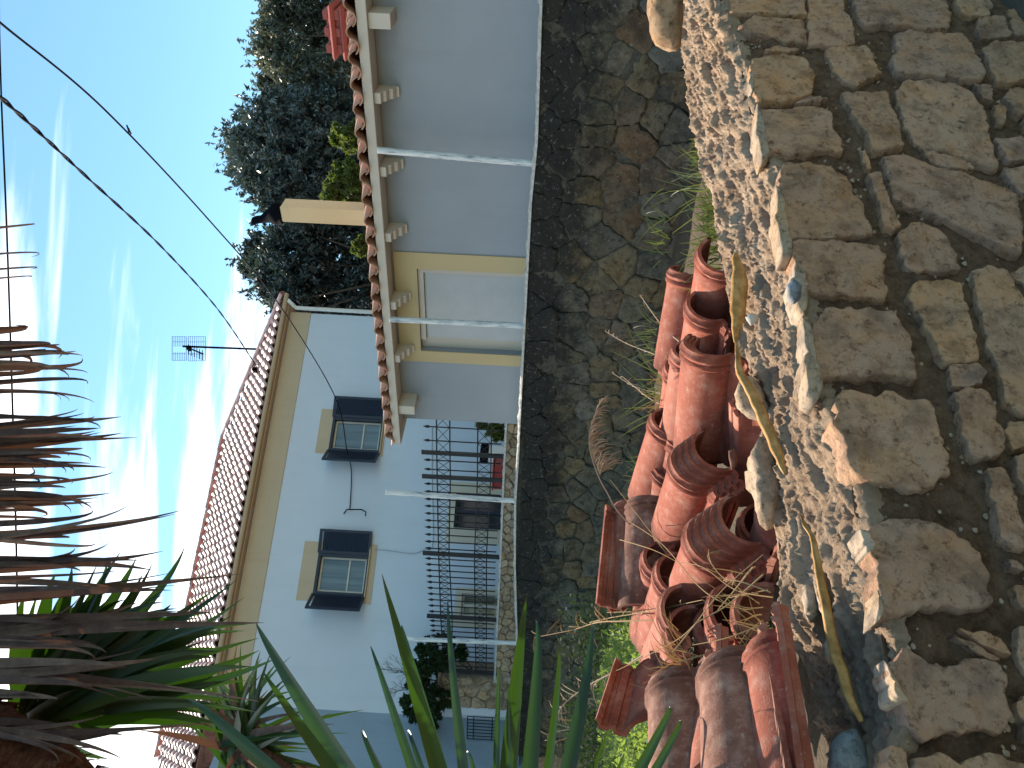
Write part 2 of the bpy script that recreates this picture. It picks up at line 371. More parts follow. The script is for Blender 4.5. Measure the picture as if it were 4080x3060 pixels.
n = N('pale road gravel'); a = n.noise(2, 9, 0.7); n.color(n.ramp(a, [(0.3, (0.10, 0.082, 0.06)), (0.7, (0.17, 0.14, 0.10))])); n.bump(n.noise(60, 5), 0.5, 0.02); M['road'] = n.rough(0.97, 0.1)

# ================================================================== THE GROUND
NW = Frame((-0.498, 1.337), (1.03, 2.51))          # front face of the near stone wall
FA = Frame((3.8, 7.6), (-0.539, 11.0))             # eave line of the low annex
LW = Frame((-0.80, 11.05), (-4.85, 12.85))         # the lane wall beyond the annex, where it bends
FN = Frame((-0.549, 12.0), (-5.14, 13.8))          # iron fence
HF = Frame((1.42, 18.1), (-4.82, 15.56))           # facade of the white house
def sheet(name, z, pts, mat, label):
    return tag(obj(name, [V((x, y, z)) for x, y in pts], [tuple(range(len(pts)))], mat), label, kind='structure')
sheet('ground', 0.0, [(-400, -400), (400, -400), (400, 400), (-400, 400)], M['road'], 'pale dry ground')
# earth bank behind the near wall, falling to the lane on the right
vs = []; fs = []; na, nn_ = 110, 64
for i in range(na):
    for j in range(nn_):
        a = lerp(-4.5, 9.0, i / (na - 1)); n_ = -0.25 - 9.5 * (j / (nn_ - 1)) ** 1.5
        p = NW.w(a, n_, 0)
        right = min(1, max(0, (p.x + 1.9) / 0.5))
        far = min(1, max(0, (-n_ - lerp(2.7, 1.15, right)) / 0.8)); far = far * far * (3 - 2 * far)
        z = 0.80 - far * 0.76 + fbm(V((p.x * 1.2, p.y * 1.2, 0)), 4) * 0.05
        z += 0.05 * math.exp(-((a - 0.45) / 0.65) ** 4) * max(0, 1 - ((-n_ - 0.75) / 0.42) ** 2) if abs(-n_ - 0.75) < 0.42 else 0.0
        if j == 0: z = 0.1
        vs.append(V((p.x, p.y, z)))
for i in range(na - 1):
    for j in range(nn_ - 1): fs.append((i*nn_+j, i*nn_+j+1, (i+1)*nn_+j+1, (i+1)*nn_+j))
def facing_up(vs, fs):
    out = []
    for f in fs:
        nrm = (vs[f[1]] - vs[f[0]]).cross(vs[f[2]] - vs[f[0]])
        out.append(f if nrm.z >= 0 else tuple(reversed(f)))
    return out
tag(obj('earth_bank', vs, facing_up(vs, fs), M['earth'], smooth=True), 'dry earth bank behind the near wall', kind='structure')
# garden terrace behind the lane wall
t0 = FA.w(-4, -0.1, 0); t1 = LW.w(0, -0.25, 0); t2 = LW.w(9, -0.25, 0)
tag(obj('garden_terrace', [V((q.x, q.y, 1.45)) for q in (t0, t1, t2)] + [V((-60, 90, 1.45)), V((60, 90, 1.45)), V((40, 8, 1.45))], [(0, 1, 2, 3, 4, 5)], M['earth']), 'garden terrace behind the lane wall', kind='structure')

# ================================================================== STONES
def resample(poly, n):
    pts = [V((p[0], p[1])) for p in poly]; L = [0]
    for i in range(len(pts)): L.append(L[-1] + (pts[(i + 1) % len(pts)] - pts[i]).length)
    out = []; k = 0
    for i in range(n):
        t = L[-1] * i / n
        while L[k + 1] < t: k += 1
        seg = L[k + 1] - L[k] or 1
        out.append(pts[k].lerp(pts[(k + 1) % len(pts)], (t - L[k]) / seg))
    return out
def stone_mesh(fr, poly, n0, depth, seed, nb=44, rough=0.006, rings=(1.0, 1.0, 0.992, 0.975, 0.93, 0.84, 0.72, 0.58, 0.43, 0.28, 0.13), tilt=0.02, edge=0.006):
    """a stone with the outline poly (a, z) set in the plane n = n0, its face standing proud of it"""
    b = resample(poly, nb); c = sum(b, V((0, 0))) / len(b)
    rs = random.Random(seed); tx, tz = rs.uniform(-tilt, tilt), rs.uniform(-tilt, tilt)
    size = max((p - c).length for p in b); vs = []; fs = []
    b2 = []
    for p in b:
        q = V((p.x * 30, p.y * 30, seed)); d = noise.noise(q) * edge * 1.2 + noise.noise(q * 2.7) * edge * 0.7
        b2.append(p + (p - c).normalized() * d)
    hs = [-0.05, -0.004, depth * 0.72, depth * 0.97] + [depth] * 9
    for k, r in enumerate(rings):
        for p in b2:
            q = c + (p - c) * r
            h = hs[k]
            if k >= 2:
                w = V((q.x * 9, q.y * 9, seed * 3.1)); rd = 1 - abs(noise.noise(w * 1.6 + V((3, 1, 9)))) * 2
                h += fbm(w, 4) * rough + rd * rough * 0.5 + fbm(w * 6, 3) * rough * 0.42 - max(0, 0.10 - abs(noise.noise(w * 0.9 + V((5, 2, 7))))) * rough * 4.0 + ((q.x - c.x) * tx + (q.y - c.y) * tz) / max(size, 0.01) * 0.5
            vs.append(fr.w(q.x, n0 + h, q.y))
    for k in range(len(rings) - 1):
        for i in range(nb):
            j = (i + 1) % nb; fs.append((k*nb+i, k*nb+j, (k+1)*nb+j, (k+1)*nb+i))
    last = (len(rings) - 1) * nb
    vs.append(fr.w(c.x, n0 + hs[-1] + fbm(V((c.x * 9, c.y * 9, seed * 3.1)), 4) * rough, c.y))
    for i in range(nb): fs.append((last + i, last + (i + 1) % nb, len(vs) - 1))
    return vs, orient(vs, fs, fr.n)
def orient(vs, fs, n):
    """flip the winding as a whole when the front faces look away from n"""
    s = 0.0
    for f in fs[-40:]: s += (vs[f[1]] - vs[f[0]]).cross(vs[f[2]] - vs[f[0]]).dot(n)
    return fs if s > 0 else [tuple(reversed(f)) for f in fs]
def voronoi(seeds, box, gap, rs, jitter=0.0):
    """cells of the seeds clipped to the box, each pulled in by gap"""
    x0, x1, y0, y1 = box; cells = []
    for i, s in enumerate(seeds):
        poly = [V((x0, y0)), V((x1, y0)), V((x1, y1)), V((x0, y1))]
        near = sorted((q for j, q in enumerate(seeds) if j != i), key=lambda q: (q - s).length_squared)[:26]
        g = gap * rs.uniform(0.5, 1.7)
        for q in near:
            d = q - s; L = d.length
            if L < 1e-5: continue
            d = d / L; lim = L * 0.5 - g; new = []
            for k in range(len(poly)):
                A, B = poly[k], poly[(k + 1) % len(poly)]; da, db = (A - s).dot(d) - lim, (B - s).dot(d) - lim
                if da <= 0: new.append(A)
                if da * db < 0: new.append(A.lerp(B, da / (da - db)))
            poly = new
            if len(poly) < 3: break
        if len(poly) >= 3: cells.append(poly)
    return cells

# ================================================================== THE NEAR WALL
near = thing('stone_wall', 'sunlit rough capped rubble wall of big tan stones in the foreground', 'wall', tuple(NW.w(1, -0.25, 0)))
edge_px = [(2760, -420), (2895, 110), (2950, 277), (2955, 387), (3020, 480), (3050, 610), (3110, 793), (3150, 996), (3180, 1180), (3185, 1290), (3215, 1475), (3262, 1600), (3300, 1715), (3385, 1862), (3395, 1990), (3425, 2120), (3450, 2250), (3490, 2400), (3510, 2530), (3545, 2700), (3560, 2830), (3520, 3020), (3620, 3400)]
back_px = [(2560, -420), (2690, 110), (2702, 185), (2728, 424), (2775, 608), (2830, 830), (2858, 1032), (2930, 1365), (3010, 1660), (3043, 1850), (3060, 2065), (3080, 2360), (3105, 2520), (3190, 2670), (3240, 2930), (3280, 3060), (3400, 3500)]
WT = 0.48
ea = sorted(NW.px(x, y) for x, y in edge_px); ba = sorted(NW.px(x, y, -WT) for x, y in back_px)
print('edge', [(round(a, 2), round(z, 3)) for a, z in ea]); print('back', [(round(a, 2), round(z, 3)) for a, z in ba])
def z_front(a): return interp([p[0] for p in ea], [p[1] for p in ea], a)
def z_back(a): return interp([p[0] for p in ba], [p[1] for p in ba], a)
A0, A1 = -1.2, 3.3
# cap: a crust of weathered mortar, torn along the wall
na, nt = 860, 84; vs = []; fs = []
for i in range(na + 1):
    a = lerp(A0, A1, i / na); zf, zb = z_front(a), z_back(a)
    for j in range(nt + 1):
        t = j / nt
        q = V((a * 5.0, t * 5, 1.3)); q2 = V((a * 8, t * WT * 38, 5.0)); q3 = V((a * 42, t * WT * 110, 9.0))
        h = fbm(q, 3) * 0.018 + (abs(noise.noise(V((a * 2.6, t * WT * 15, 33)))) - 0.25) * 0.034 + (abs(noise.noise(q2)) - 0.25) * 0.030 + fbm(q2 * 1.7 + V((4, 4, 4)), 3) * 0.012 + (abs(noise.noise(q3)) - 0.25) * 0.016 + fbm(q3 * 2.3, 2) * 0.007
        hole = max(0, noise.noise(V((a * 7, t * WT * 24, 21))) - 0.36); h -= hole * 0.10
        ed = min(t / 0.10, (1 - t) / 0.12, 1.0)
        z = lerp(zf, zb, t) + h * (0.35 + 0.65 * ed) - (1 - ed) ** 2 * 0.020
        nn = -t * WT + (noise.noise(V((a * 22, 3, t * 9))) * 0.014 + noise.noise(V((a * 60, 3, t * 9))) * 0.008) * (1 - ed)
        vs.append(NW.w(a, nn + (0.004 if j == 0 else 0), z))
for i in range(na):
    for j in range(nt): fs.append((i*(nt+1)+j, i*(nt+1)+j+1, (i+1)*(nt+1)+j+1, (i+1)*(nt+1)+j))
cap_top = list(vs)
# lips hanging down at the front and the back
k = len(vs)
for side, jj in ((1, 0), (-1, nt)):
    for i in range(na + 1):
        p = cap_top[i*(nt+1)+jj]
        vs.append(p + V((0, 0, -0.035 - 0.02 * abs(noise.noise(V((i * 0.13, side, 2)))))) + NW.n * side * -0.012)
for i in range(na):
    fs.append((i*(nt+1), (i+1)*(nt+1), k+i+1, k+i))
    m_ = k + na + 1
    fs.append((i*(nt+1)+nt, m_+i, m_+i+1, (i+1)*(nt+1)+nt))
obj('mortar_cap', vs, fs, M['cap'], near, smooth=True)
# body with the recessed joints
vs = []; fs = []; na, nz = 420, 130
for i in range(na + 1):
    a = lerp(A0, A1, i / na); zt = z_front(a) - 0.012
    for j in range(nz + 1):
        z = lerp(0, zt, (j / nz) ** 0.62); q = V((a * 16, 0, z * 16))
        d = -0.001 + fbm(q, 4) * 0.013 + fbm(q * 5, 3) * 0.005 - 0.022 * max(0, (z - zt + 0.06) / 0.06)
        vs.append(NW.w(a, d, z))
for i in range(na):
    for j in range(nz): fs.append((i*(nz+1)+j, (i+1)*(nz+1)+j, (i+1)*(nz+1)+j+1, i*(nz+1)+j+1))
k = len(vs)
for i in range(0, na + 1, 10):
    a = lerp(A0, A1, i / na); vs += [NW.w(a, -WT + 0.012, z_back(a) - 0.02), NW.w(a, -WT + 0.012, 0)]
for i in range(na // 10): fs.append((k+2*i, k+2*i+2, k+2*i+3, k+2*i+1))
obj('wall_core', vs, orient(vs, fs[:na*nz], NW.n) + fs[na*nz:], M['mortar'], near, smooth=True)

CA = (2500, 0, 0.7143); CB = (2900, 1000, 0.6027); CC = (2900, 1960, 0.6629)
faces = [
 (CA, [(620,150),(700,95),(870,105),(985,115),(1003,243),(900,232),(800,205),(700,185)]),
 (CA, [(1010,-20),(1190,-20),(1225,60),(1260,130),(1278,235),(1180,250),(1010,243),(1008,100)]),
 (CA, [(1265,20),(1250,-60),(1770,-60),(1800,100),(1800,165),(1640,160),(1540,145),(1320,145),(1280,80)]),
 (CA, [(560,-60),(990,-60),(1000,85),(850,80),(700,65),(580,55)]),
 (CA, [(1815,5),(1960,-40),(2050,30),(2030,75),(1900,90),(1850,60)]),
 (CA, [(1960,100),(2060,85),(2110,90),(2150,200),(1980,205),(1950,150)]),
 (CA, [(2125,45),(2260,40),(2280,200),(2165,190)]),
 (CA, [(1480,200),(1560,160),(1700,178),(1870,182),(1925,240),(1965,330),(2000,400),(1980,450),(1750,440),(1600,420),(1490,400),(1470,330),(1500,300)]),
 (CA, [(1095,270),(1200,250),(1350,255),(1380,330),(1420,420),(1350,440),(1280,475),(1200,440),(1150,400),(1130,330)]),
 (CA, [(690,330),(850,300),(990,310),(1040,390),(1058,430),(1030,515),(950,560),(860,570),(720,560),(680,430)]),
 (CA, [(930,572),(1010,540),(1120,548),(1060,576)]),
 (CA, [(770,285),(850,262),(960,265),(900,297),(800,297)]),
 (CA, [(740,620),(900,592),(1100,592),(1150,640),(1145,720),(1200,800),(1210,850),(1060,840),(930,870),(850,850),(770,830),(740,720)]),
 (CA, [(1190,520),(1300,510),(1450,495),(1470,600),(1515,690),(1545,830),(1450,845),(1360,840),(1330,770),(1250,640)]),
 (CA, [(1495,510),(1540,460),(1680,450),(1800,470),(1900,520),(1980,600),(2020,700),(2050,830),(2085,925),(2050,940),(1920,885),(1830,855),(1640,815),(1600,760),(1540,680),(1515,580)]),
 (CA, [(1930,460),(2030,470),(2040,570),(1990,545)]),
 (CA, [(1975,270),(2060,240),(2270,235),(2280,440),(2100,470),(2060,460),(2020,380)]),
 (CA, [(2100,540),(2150,495),(2280,490),(2280,650),(2150,630)]),
 (CA, [(2055,775),(2280,770),(2280,880),(2120,900),(2090,850)]),
 (CA, [(2040,600),(2070,585),(2110,610),(2105,700),(2060,690)]),
 (CA, [(1420,880),(1470,860),(1560,880),(1640,905),(1900,985),(2150,1060),(2180,1100),(2200,1250),(2195,1425),(2050,1370),(1850,1270),(1700,1200),(1500,1130),(1470,1100),(1450,980)]),
 (CA, [(825,1000),(870,905),(1000,905),(1140,935),(1220,990),(1260,1070),(1310,1120),(1340,1200),(1375,1300),(1330,1310),(1150,1318),(1010,1316),(905,1318),(870,1200),(850,1090)]),
 (CA, [(1340,980),(1400,975),(1430,1080),(1480,1170),(1530,1265),(1480,1275),(1430,1270),(1400,1150)]),
 (CA, [(1500,1310),(1580,1250),(1650,1245),(1750,1290),(1830,1370),(1865,1490),(1800,1510),(1640,1510),(1550,1490),(1520,1390)]),
 (CA, [(1300,825),(1330,820),(1360,940),(1332,935)]),
 (CA, [(1640,832),(1780,868),(1920,898),(1940,940),(1800,928),(1700,900)]),
 (CA, [(2215,600),(2300,560),(2330,690),(2225,720)]),
 (CA, [(2100,950),(2280,920),(2300,1060),(2200,1090),(2160,1040)]),
 (CB, [(415,-78),(600,-75),(800,-60),(1000,-40),(1035,20),(1050,130),(1065,250),(1045,330),(950,305),(830,300),(760,275),(700,290),(600,275),(500,265),(430,200),(400,0)]),
 (CB, [(560,470),(660,385),(770,380),(960,385),(1090,405),(1130,480),(1200,570),(1235,690),(1240,850),(1100,845),(1000,840),(870,845),(760,830),(620,840),(580,780),(550,680),(540,560)]),
 (CB, [(1215,195),(1280,180),(1400,185),(1500,190),(1545,220),(1560,320),(1600,450),(1635,600),(1660,740),(1600,742),(1500,755),(1420,745),(1380,680),(1340,580),(1290,460),(1215,350),(1210,270)]),
 (CB, [(1430,765),(1660,755),(1695,780),(1690,900),(1560,895),(1480,885)]),
 (CB, [(1475,930),(1550,915),(1680,920),(1740,960),(1760,1050),(1800,1150),(1830,1310),(1790,1375),(1650,1380),(1600,1330),(1560,1220),(1530,1080),(1500,990)]),
 (CB, [(700,1000),(760,920),(830,925),(960,955),(1050,920),(1180,970),(1340,965),(1370,1040),(1420,1180),(1440,1310),(1500,1475),(1430,1480),(1380,1540),(1300,1585),(1200,1570),(1100,1520),(950,1510),(860,1480),(770,1420),(770,1290),(740,1200),(695,1150),(710,1060)]),
 (CB, [(1620,130),(1740,85),(1800,110),(1870,150),(1920,230),(1970,320),(2080,420),(2080,1090),(1960,1080),(1900,1050),(1830,1000),(1820,900),(1790,740),(1740,640),(1700,500),(1650,330)]),
 (CB, [(1895,1340),(2060,1330),(2080,1560),(1960,1560),(1910,1480)]),
 (CB, [(1860,118),(2080,90),(2080,230),(1975,240)]),
 (CB, [(1860,1105),(1960,1120),(2080,1130),(2080,1290),(1900,1300),(1860,1210)]),
 (CC, [(790,230),(900,165),(1000,145),(1150,150),(1240,195),(1350,240),(1430,290),(1520,370),(1560,460),(1590,550),(1560,590),(1600,660),(1510,710),(1400,710),(1180,690),(1130,720),(1040,740),(920,760),(900,650),(880,530),(880,420),(850,330)]),
 (CC, [(1560,-130),(1640,-155),(1690,-120),(1720,0),(1750,100),(1780,200),(1780,360),(1700,350),(1640,280),(1610,150)]),
 (CC, [(950,1020),(1060,925),(1140,960),(1210,1010),(1260,1020),(1310,1060),(1390,1030),(1440,990),(1550,1000),(1610,1040),(1650,1110),(1680,1180),(1725,1330),(1730,1370),(1640,1450),(1500,1440),(1300,1450),(1200,1490),(1120,1480),(1080,1380),(1040,1270),(1010,1170),(970,1090)]),
 (CC, [(1110,1600),(1280,1570),(1400,1620),(1480,1575),(1650,1590),(1780,1650),(1800,1860),(1110,1860)]),
 (CC, [(1380,800),(1460,830),(1590,840),(1650,880),(1700,960),(1640,960),(1560,930),(1450,870)]),
 (CC, [(1360,860),(1450,890),(1600,975),(1650,1010),(1560,1000),(1480,950)]),
 (CC, [(1680,395),(1740,390),(1790,430),(1780,470),(1700,450)]),
 (CC, [(1730,560),(1860,540),(1880,700),(1760,690)]),
 (CC, [(1760,800),(1900,790),(1920,1050),(1800,1080),(1740,960)]),
 (CC, [(1770,1200),(1900,1180),(1930,1480),(1790,1500)]),
 (CC, [(840,1500),(1060,1520),(1080,1760),(860,1780)]),
]
traced = []
for i, (cr, poly) in enumerate(faces):
    pl = [NW.px(cr[0] + cr[2] * x, cr[1] + cr[2] * y, 0.02) for x, y in poly]
    a_c = sum(p[0] for p in pl) / len(pl)
    pl = [(a, min(z, z_front(a) + 0.004)) for a, z in pl]
    traced.append(pl)
    size = max(max(p[0] for p in pl) - min(p[0] for p in pl), max(p[1] for p in pl) - min(p[1] for p in pl))
    vs, fs = stone_mesh(NW, pl, 0.004, 0.012 if size < 0.09 else rnd.uniform(0.014, 0.022), i + 1, 84 if size > 0.1 else 36, 0.004 if size < 0.09 else 0.0080, edge=0.009, tilt=0.012)
    obj('stone', vs, fs, M['face_stone'], near, smooth=True)
# stones of the same wall outside the picture, where a step to the side would show them
def inside(pt, poly):
    c = False; n_ = len(poly)
    for i in range(n_):
        x1, y1 = poly[i]; x2, y2 = poly[(i + 1) % n_]
        if (y1 > pt[1]) != (y2 > pt[1]) and pt[0] < (x2 - x1) * (pt[1] - y1) / (y2 - y1) + x1: c = not c
    return c
seeds = []
for gx in range(26):
    for gz in range(7):
        seeds.append(V((A0 + 0.1 + gx * 0.2 + rnd.uniform(-.06, .06) + (gz % 2) * 0.1, 0.08 + gz * 0.155 + rnd.uniform(-.04, .04))))
for i, c in enumerate(voronoi(seeds, (A0, A1, 0.02, 0.98), 0.014, rnd)):
    pc = sum(c, V((0, 0))) / len(c)
    sc_ = IMG_RT.dot(NW.w(pc.x, 0, pc.y) - CAM) / FWD.dot(NW.w(pc.x, 0, pc.y) - CAM) * F + 2040
    sy_ = 1530 - IMG_UP.dot(NW.w(pc.x, 0, pc.y) - CAM) / FWD.dot(NW.w(pc.x, 0, pc.y) - CAM) * F
    if -100 < sy_ < 3160 and sc_ < 4330: continue
    if any(inside((q.x, q.y), t) for t in traced for q in c): continue
    vs, fs = stone_mesh(NW, [(p.x, min(p.y, z_front(p.x) - 0.02)) for p in c], 0.002, rnd.uniform(0.012, 0.024), 300 + i, 24, 0.006)
    obj('stone', vs, fs, M['face_stone'], near, smooth=True)
# pebbles pressed into the joints
pb = MB(); rs = random.Random(3)
for i in range(900):
    a = rs.uniform(-0.9, 2.7); z = z_front(a) - 0.015 - abs(rs.gauss(0, 0.35))
    if z < 0.2 or any(inside((a, z), t) for t in traced): continue
    r = rs.uniform(0.003, 0.009); c = NW.w(a, -0.002, z); vs = []
    for k in range(6):
        an = k * math.pi / 3; vs.append(c + (NW.a * math.cos(an) * rs.uniform(.7, 1.3) + V((0, 0, math.sin(an))) * rs.uniform(.6, 1.1)) * r)
    vs.append(c + NW.n * r * 1.2); pb.add(vs, orient(vs, [(k, (k + 1) % 6, 6) for k in range(6)], NW.n))
tag(pb.obj('pebble', M['loose_stone'], near, True), kind='stuff')
# thin pale flakes of stone standing up along the front edge of the cap, and rubble in the cap
flakes = [[(3160,1040),(3200,1100),(3215,1200),(3190,1290),(3165,1240),(3150,1150)], [(3185,1275),(3215,1290),(3232,1420),(3268,1540),(3240,1620),(3205,1600),(3190,1420)],
          [(3400,2130),(3430,2150),(3480,2215),(3440,2225)], [(2985,300),(3000,330),(2990,390),(2975,360)], [(3010,430),(3035,520),(3060,640),(3030,660),(3005,560)],
          [(3085,760),(3110,800),(3130,930),(3150,1040),(3110,1050),(3085,900)], [(3480,2290),(3500,2380),(3490,2480),(3470,2500)], [(3510,2640),(3560,2760),(3590,2820),(3540,2800)]]
for i, f in enumerate(flakes):
    top = [NW.px(x, y, 0.0) for x, y in f]
    vs, fs_ = stone_mesh(NW, top, 0.012, 0.014, 60 + i, 40, 0.006, (1.0, 1.02, 1.0, 0.90, 0.72, 0.5, 0.3), 0.03, 0.010)
    obj('stone_flake', vs, fs_, M['loose_stone'], near, smooth=True)

# ================================================================== THE LANE WALL (dark retaining wall)
DN = 0.15
lane = thing('retaining_wall', 'dark lichen blackened retaining wall of angular stones under the low annex', 'wall', tuple(FA.w(2.5, DN - 0.2, 0)))
C1 = (2050, 0, 0.4822); C2 = (2050, 800, 0.4822); C3 = (2000, 1500, 0.4822)
sd = [(C1, [(700,130),(690,400),(480,140),(830,40),(1020,250),(850,500),(1090,650),(430,540),(750,720),(400,880),(690,930),(1310,720),(1340,1040),(980,1170),(680,1130),(430,1130),(660,1300),(430,1330),(1210,1480),(850,1520),(1180,960),(580,1600),(1370,1330),(290,300),(300,60),(280,720),(280,1000),(270,1500),(1210,60),(1290,470),(1300,250)]),
      (C2, [(900,130),(540,130),(850,540),(480,520),(1180,260),(1170,560),(1400,200),(1420,400),(1250,770),(1100,720),(740,860),(480,830),(1000,900),(700,1080),(850,1110),(1100,1060),(1290,1000),(1100,1160),(890,1210),(550,1150),(1150,1280),(750,1400),(960,1380),(500,1430),(760,1590),(960,1600),(250,1000),(260,700),(240,1300),(1250,1500),(470,1590),(260,250),(230,1560),(1450,620),(1450,900),(1430,1250)]),
      (C3, [(480,300),(800,400),(1030,370),(880,190),(620,600),(900,680),(430,520),(450,700),(700,820),(950,860),(1080,900),(480,970),(270,930),(300,1090),(470,1110),(690,1040),(880,1090),(600,930),(600,1140),(540,1240),(700,1270),(820,1240),(880,1330),(340,1270),(180,1260),(200,1430),(340,1460),(570,1430),(450,1430),(750,1470),(920,1560),(180,1080),(140,1000),(430,1560),(580,1600),(740,1600),(1070,1090),(260,400),(250,600),(240,760),(1150,560),(1180,760),(1190,980),(1150,1250),(1100,1480)])]
tp = [(2150, 0), (2133, 560), (2110, 800), (2090, 1200), (2068, 1650)]
ta = sorted(FA.px(x, y, DN) for x, y in tp)
ta = [(ta[0][0] - 3, ta[0][1])] + ta + [(ta[-1][0] + 3, ta[-1][1])]
def z_lane(a): return interp([p[0] for p in ta], [p[1] for p in ta], a)
AL = (LW.o - FA.o).dot(FA.a)                            # where the wall bends
seeds = [];  seeds2 = []
for cr, pts in sd:
    for x, y in pts:
        X, Y = cr[0] + cr[2] * x, cr[1] + cr[2] * y
        a, z = FA.px(X, Y, DN)
        if a < AL - 0.02: seeds.append(V((a, z)))
        else:
            a, z = LW.px(X, Y, 0.0); seeds2.append(V((a, z)))
def fill(seeds, box, dmin, tries, rs):
    for _ in range(tries):
        p = V((rs.uniform(box[0], box[1]), rs.uniform(box[2], box[3])))
        if all((p - q).length > dmin for q in seeds): seeds.append(p)
rs = random.Random(11)
fill(seeds, (-3.2, AL, 0.0, 1.72), 0.30, 3000, rs)
def build_stones(fr, cells, n0, mat, parent, depth, zmax, seed, rough=0.012, nb=18, edge=0.012):
    for i, c in enumerate(cells):
        pl = [(p.x, min(p.y, zmax(p.x) - 0.03)) for p in c]
        ar = abs(sum(pl[k][0] * pl[(k+1) % len(pl)][1] - pl[(k+1) % len(pl)][0] * pl[k][1] for k in range(len(pl)))) / 2
        if ar < 0.0015: continue
        vs, fs = stone_mesh(fr, pl, n0, rnd.uniform(*depth), seed + i, nb, rough, (1.0, 1.0, 0.992, 0.975, 0.75, 0.38), 0.05, edge)
        obj('stone', vs, fs, mat, parent, smooth=True)
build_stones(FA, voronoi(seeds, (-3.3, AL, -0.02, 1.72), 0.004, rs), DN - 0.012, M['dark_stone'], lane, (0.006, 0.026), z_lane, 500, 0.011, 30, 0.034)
def wall_core(fr, a0, a1, n0, n1, ztop, mat, parent, name='wall_core', step=0.05):
    vs = []; fs = []; na = int((a1 - a0) / step)
    for i in range(na + 1):
        a = lerp(a0, a1, i / na); z = ztop(a) - 0.02 + noise.noise(V((a * 3, 1, 1))) * 0.012
        vs += [fr.w(a, n1, 0), fr.w(a, n1, z), fr.w(a, n0, z + 0.005), fr.w(a, n0, 0)]
    for i in range(na):
        for k in range(3): fs.append((4*i+k, 4*i+k+1, 4*i+5+k, 4*i+4+k))
    fs += [(0, 1, 2, 3), (4*na+3, 4*na+2, 4*na+1, 4*na)]
    return obj(name, vs, orient(vs, fs, fr.n), mat, parent)
wall_core(FA, -3.3, AL, -0.30, DN - 0.012, z_lane, M['lane_mortar'], lane)
lane2 = thing('retaining_wall', 'dark retaining wall of small squared stones below the iron fence', 'wall', tuple(LW.w(2.5, -0.2, 0)))
tp2 = [(2068, 1690), (2050, 2000), (2048, 2250), (2058, 2600), (2062, 2900)]
ta2 = sorted(LW.px(x, y) for x, y in tp2); ta2 = [(ta2[0][0] - 3, ta2[0][1])] + ta2 + [(ta2[-1][0] + 3, ta2[-1][1])]
def z_lane2(a): return interp([p[0] for p in ta2], [p[1] for p in ta2], a)
fill(seeds2, (0, 6.2, 0.0, 1.66), 0.24, 3000, rs)
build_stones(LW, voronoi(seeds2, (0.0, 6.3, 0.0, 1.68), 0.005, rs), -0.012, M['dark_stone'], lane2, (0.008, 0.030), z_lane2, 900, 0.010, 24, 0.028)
wall_core(LW, 0.0, 6.3, -0.35, -0.012, z_lane2, M['lane_mortar'], lane2)
# pale broken mortar along the top edges
def rim(fr, a0, a1, n0, ztop, parent):
    vs = []; fs = []; na = int((a1 - a0) / 0.02)
    for i in range(na + 1):
        a = lerp(a0, a1, i / na); w = 0.035 + 0.03 * noise.noise(V((a * 5, 2, 2))) + 0.015 * noise.noise(V((a * 19, 2, 2)))
        h = 0.020 * noise.noise(V((a * 7, 9, 2))) + 0.012 * noise.noise(V((a * 24, 9, 2)))
        z = ztop(a)
        vs += [fr.w(a, n0 + 0.028 + w * 0.12, z - 0.028), fr.w(a, n0 + 0.02 + w * 0.2, z + h - 0.002), fr.w(a, n0 - 0.09, z + h + 0.010), fr.w(a, n0 - 0.22 + w, z + 0.004), fr.w(a, n0 - 0.25, z - 0.05)]
    for i in range(na):
        for k in range(4): fs.append((5*i+k, 5*i+k+1, 5*i+6+k, 5*i+5+k))
    obj('mortar_rim', vs, orient(vs, fs, V((0, 0, 1))), M['rim'], parent, smooth=True)
rim(FA, -3.3, AL, DN, z_lane, lane); rim(LW, 0.0, 6.3, 0.0, z_lane2, lane2)

# ================================================================== THE LOW ANNEX
annex = thing('annex_building', 'low off white annex with a tiled eave, brackets and a yellow framed door', 'building', tuple(FA.w(2.5, -2, 1.5)))
BN = -0.34                                              # wall plane behind the eave line
aL = FA.px(1800, 1676, BN)[0]; zE = FA.px(1455, 0)[1]; zE2 = FA.px(1582, 1678)[1]
aEnd = FA.px(1570, 1765)[0]
print('eave z', zE, zE2, 'left wall a', aL, 'eave end', aEnd)
def zf(a): return lerp(zE, zE2, (a - FA.px(1455, 0)[0]) / (FA.px(1582, 1678)[0] - FA.px(1455, 0)[0]))
d0 = FA.px(1850, 1017, BN + 0.02)[0]; d1 = FA.px(1850, 1450, BN + 0.02)[0]      # yellow surround
o0 = FA.px(1850, 1078, BN)[0]; o1 = FA.px(1850, 1404, BN)[0]; oz = FA.px(1670, 1240, BN)[1]
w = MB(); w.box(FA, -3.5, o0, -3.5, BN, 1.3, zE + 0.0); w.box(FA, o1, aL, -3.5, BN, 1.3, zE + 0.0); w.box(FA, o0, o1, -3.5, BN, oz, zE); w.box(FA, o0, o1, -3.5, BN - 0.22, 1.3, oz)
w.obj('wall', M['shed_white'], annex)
y_ = MB(); y_.box(FA, d0, o0, BN + 0.002, BN + 0.018, 1.35, zE - 0.03); y_.box(FA, o1, d1, BN + 0.002, BN + 0.018, 1.35, zE - 0.03); y_.box(FA, o0, o1, BN + 0.002, BN + 0.018, oz, zE - 0.03)
y_.obj('door_surround', M['yellow'], annex)
fr_ = MB(); fw = 0.075
fr_.box(FA, o0 + 0.003, o0 + fw, BN - 0.20, BN - 0.03, 1.4, oz - 0.003); fr_.box(FA, o1 - fw * 2.2, o1 - 0.003, BN - 0.20, BN - 0.10, 1.4, oz - 0.003); fr_.box(FA, o0 + fw, o1 - fw * 2.2, BN - 0.20, BN - 0.03, oz - fw, oz - 0.003)
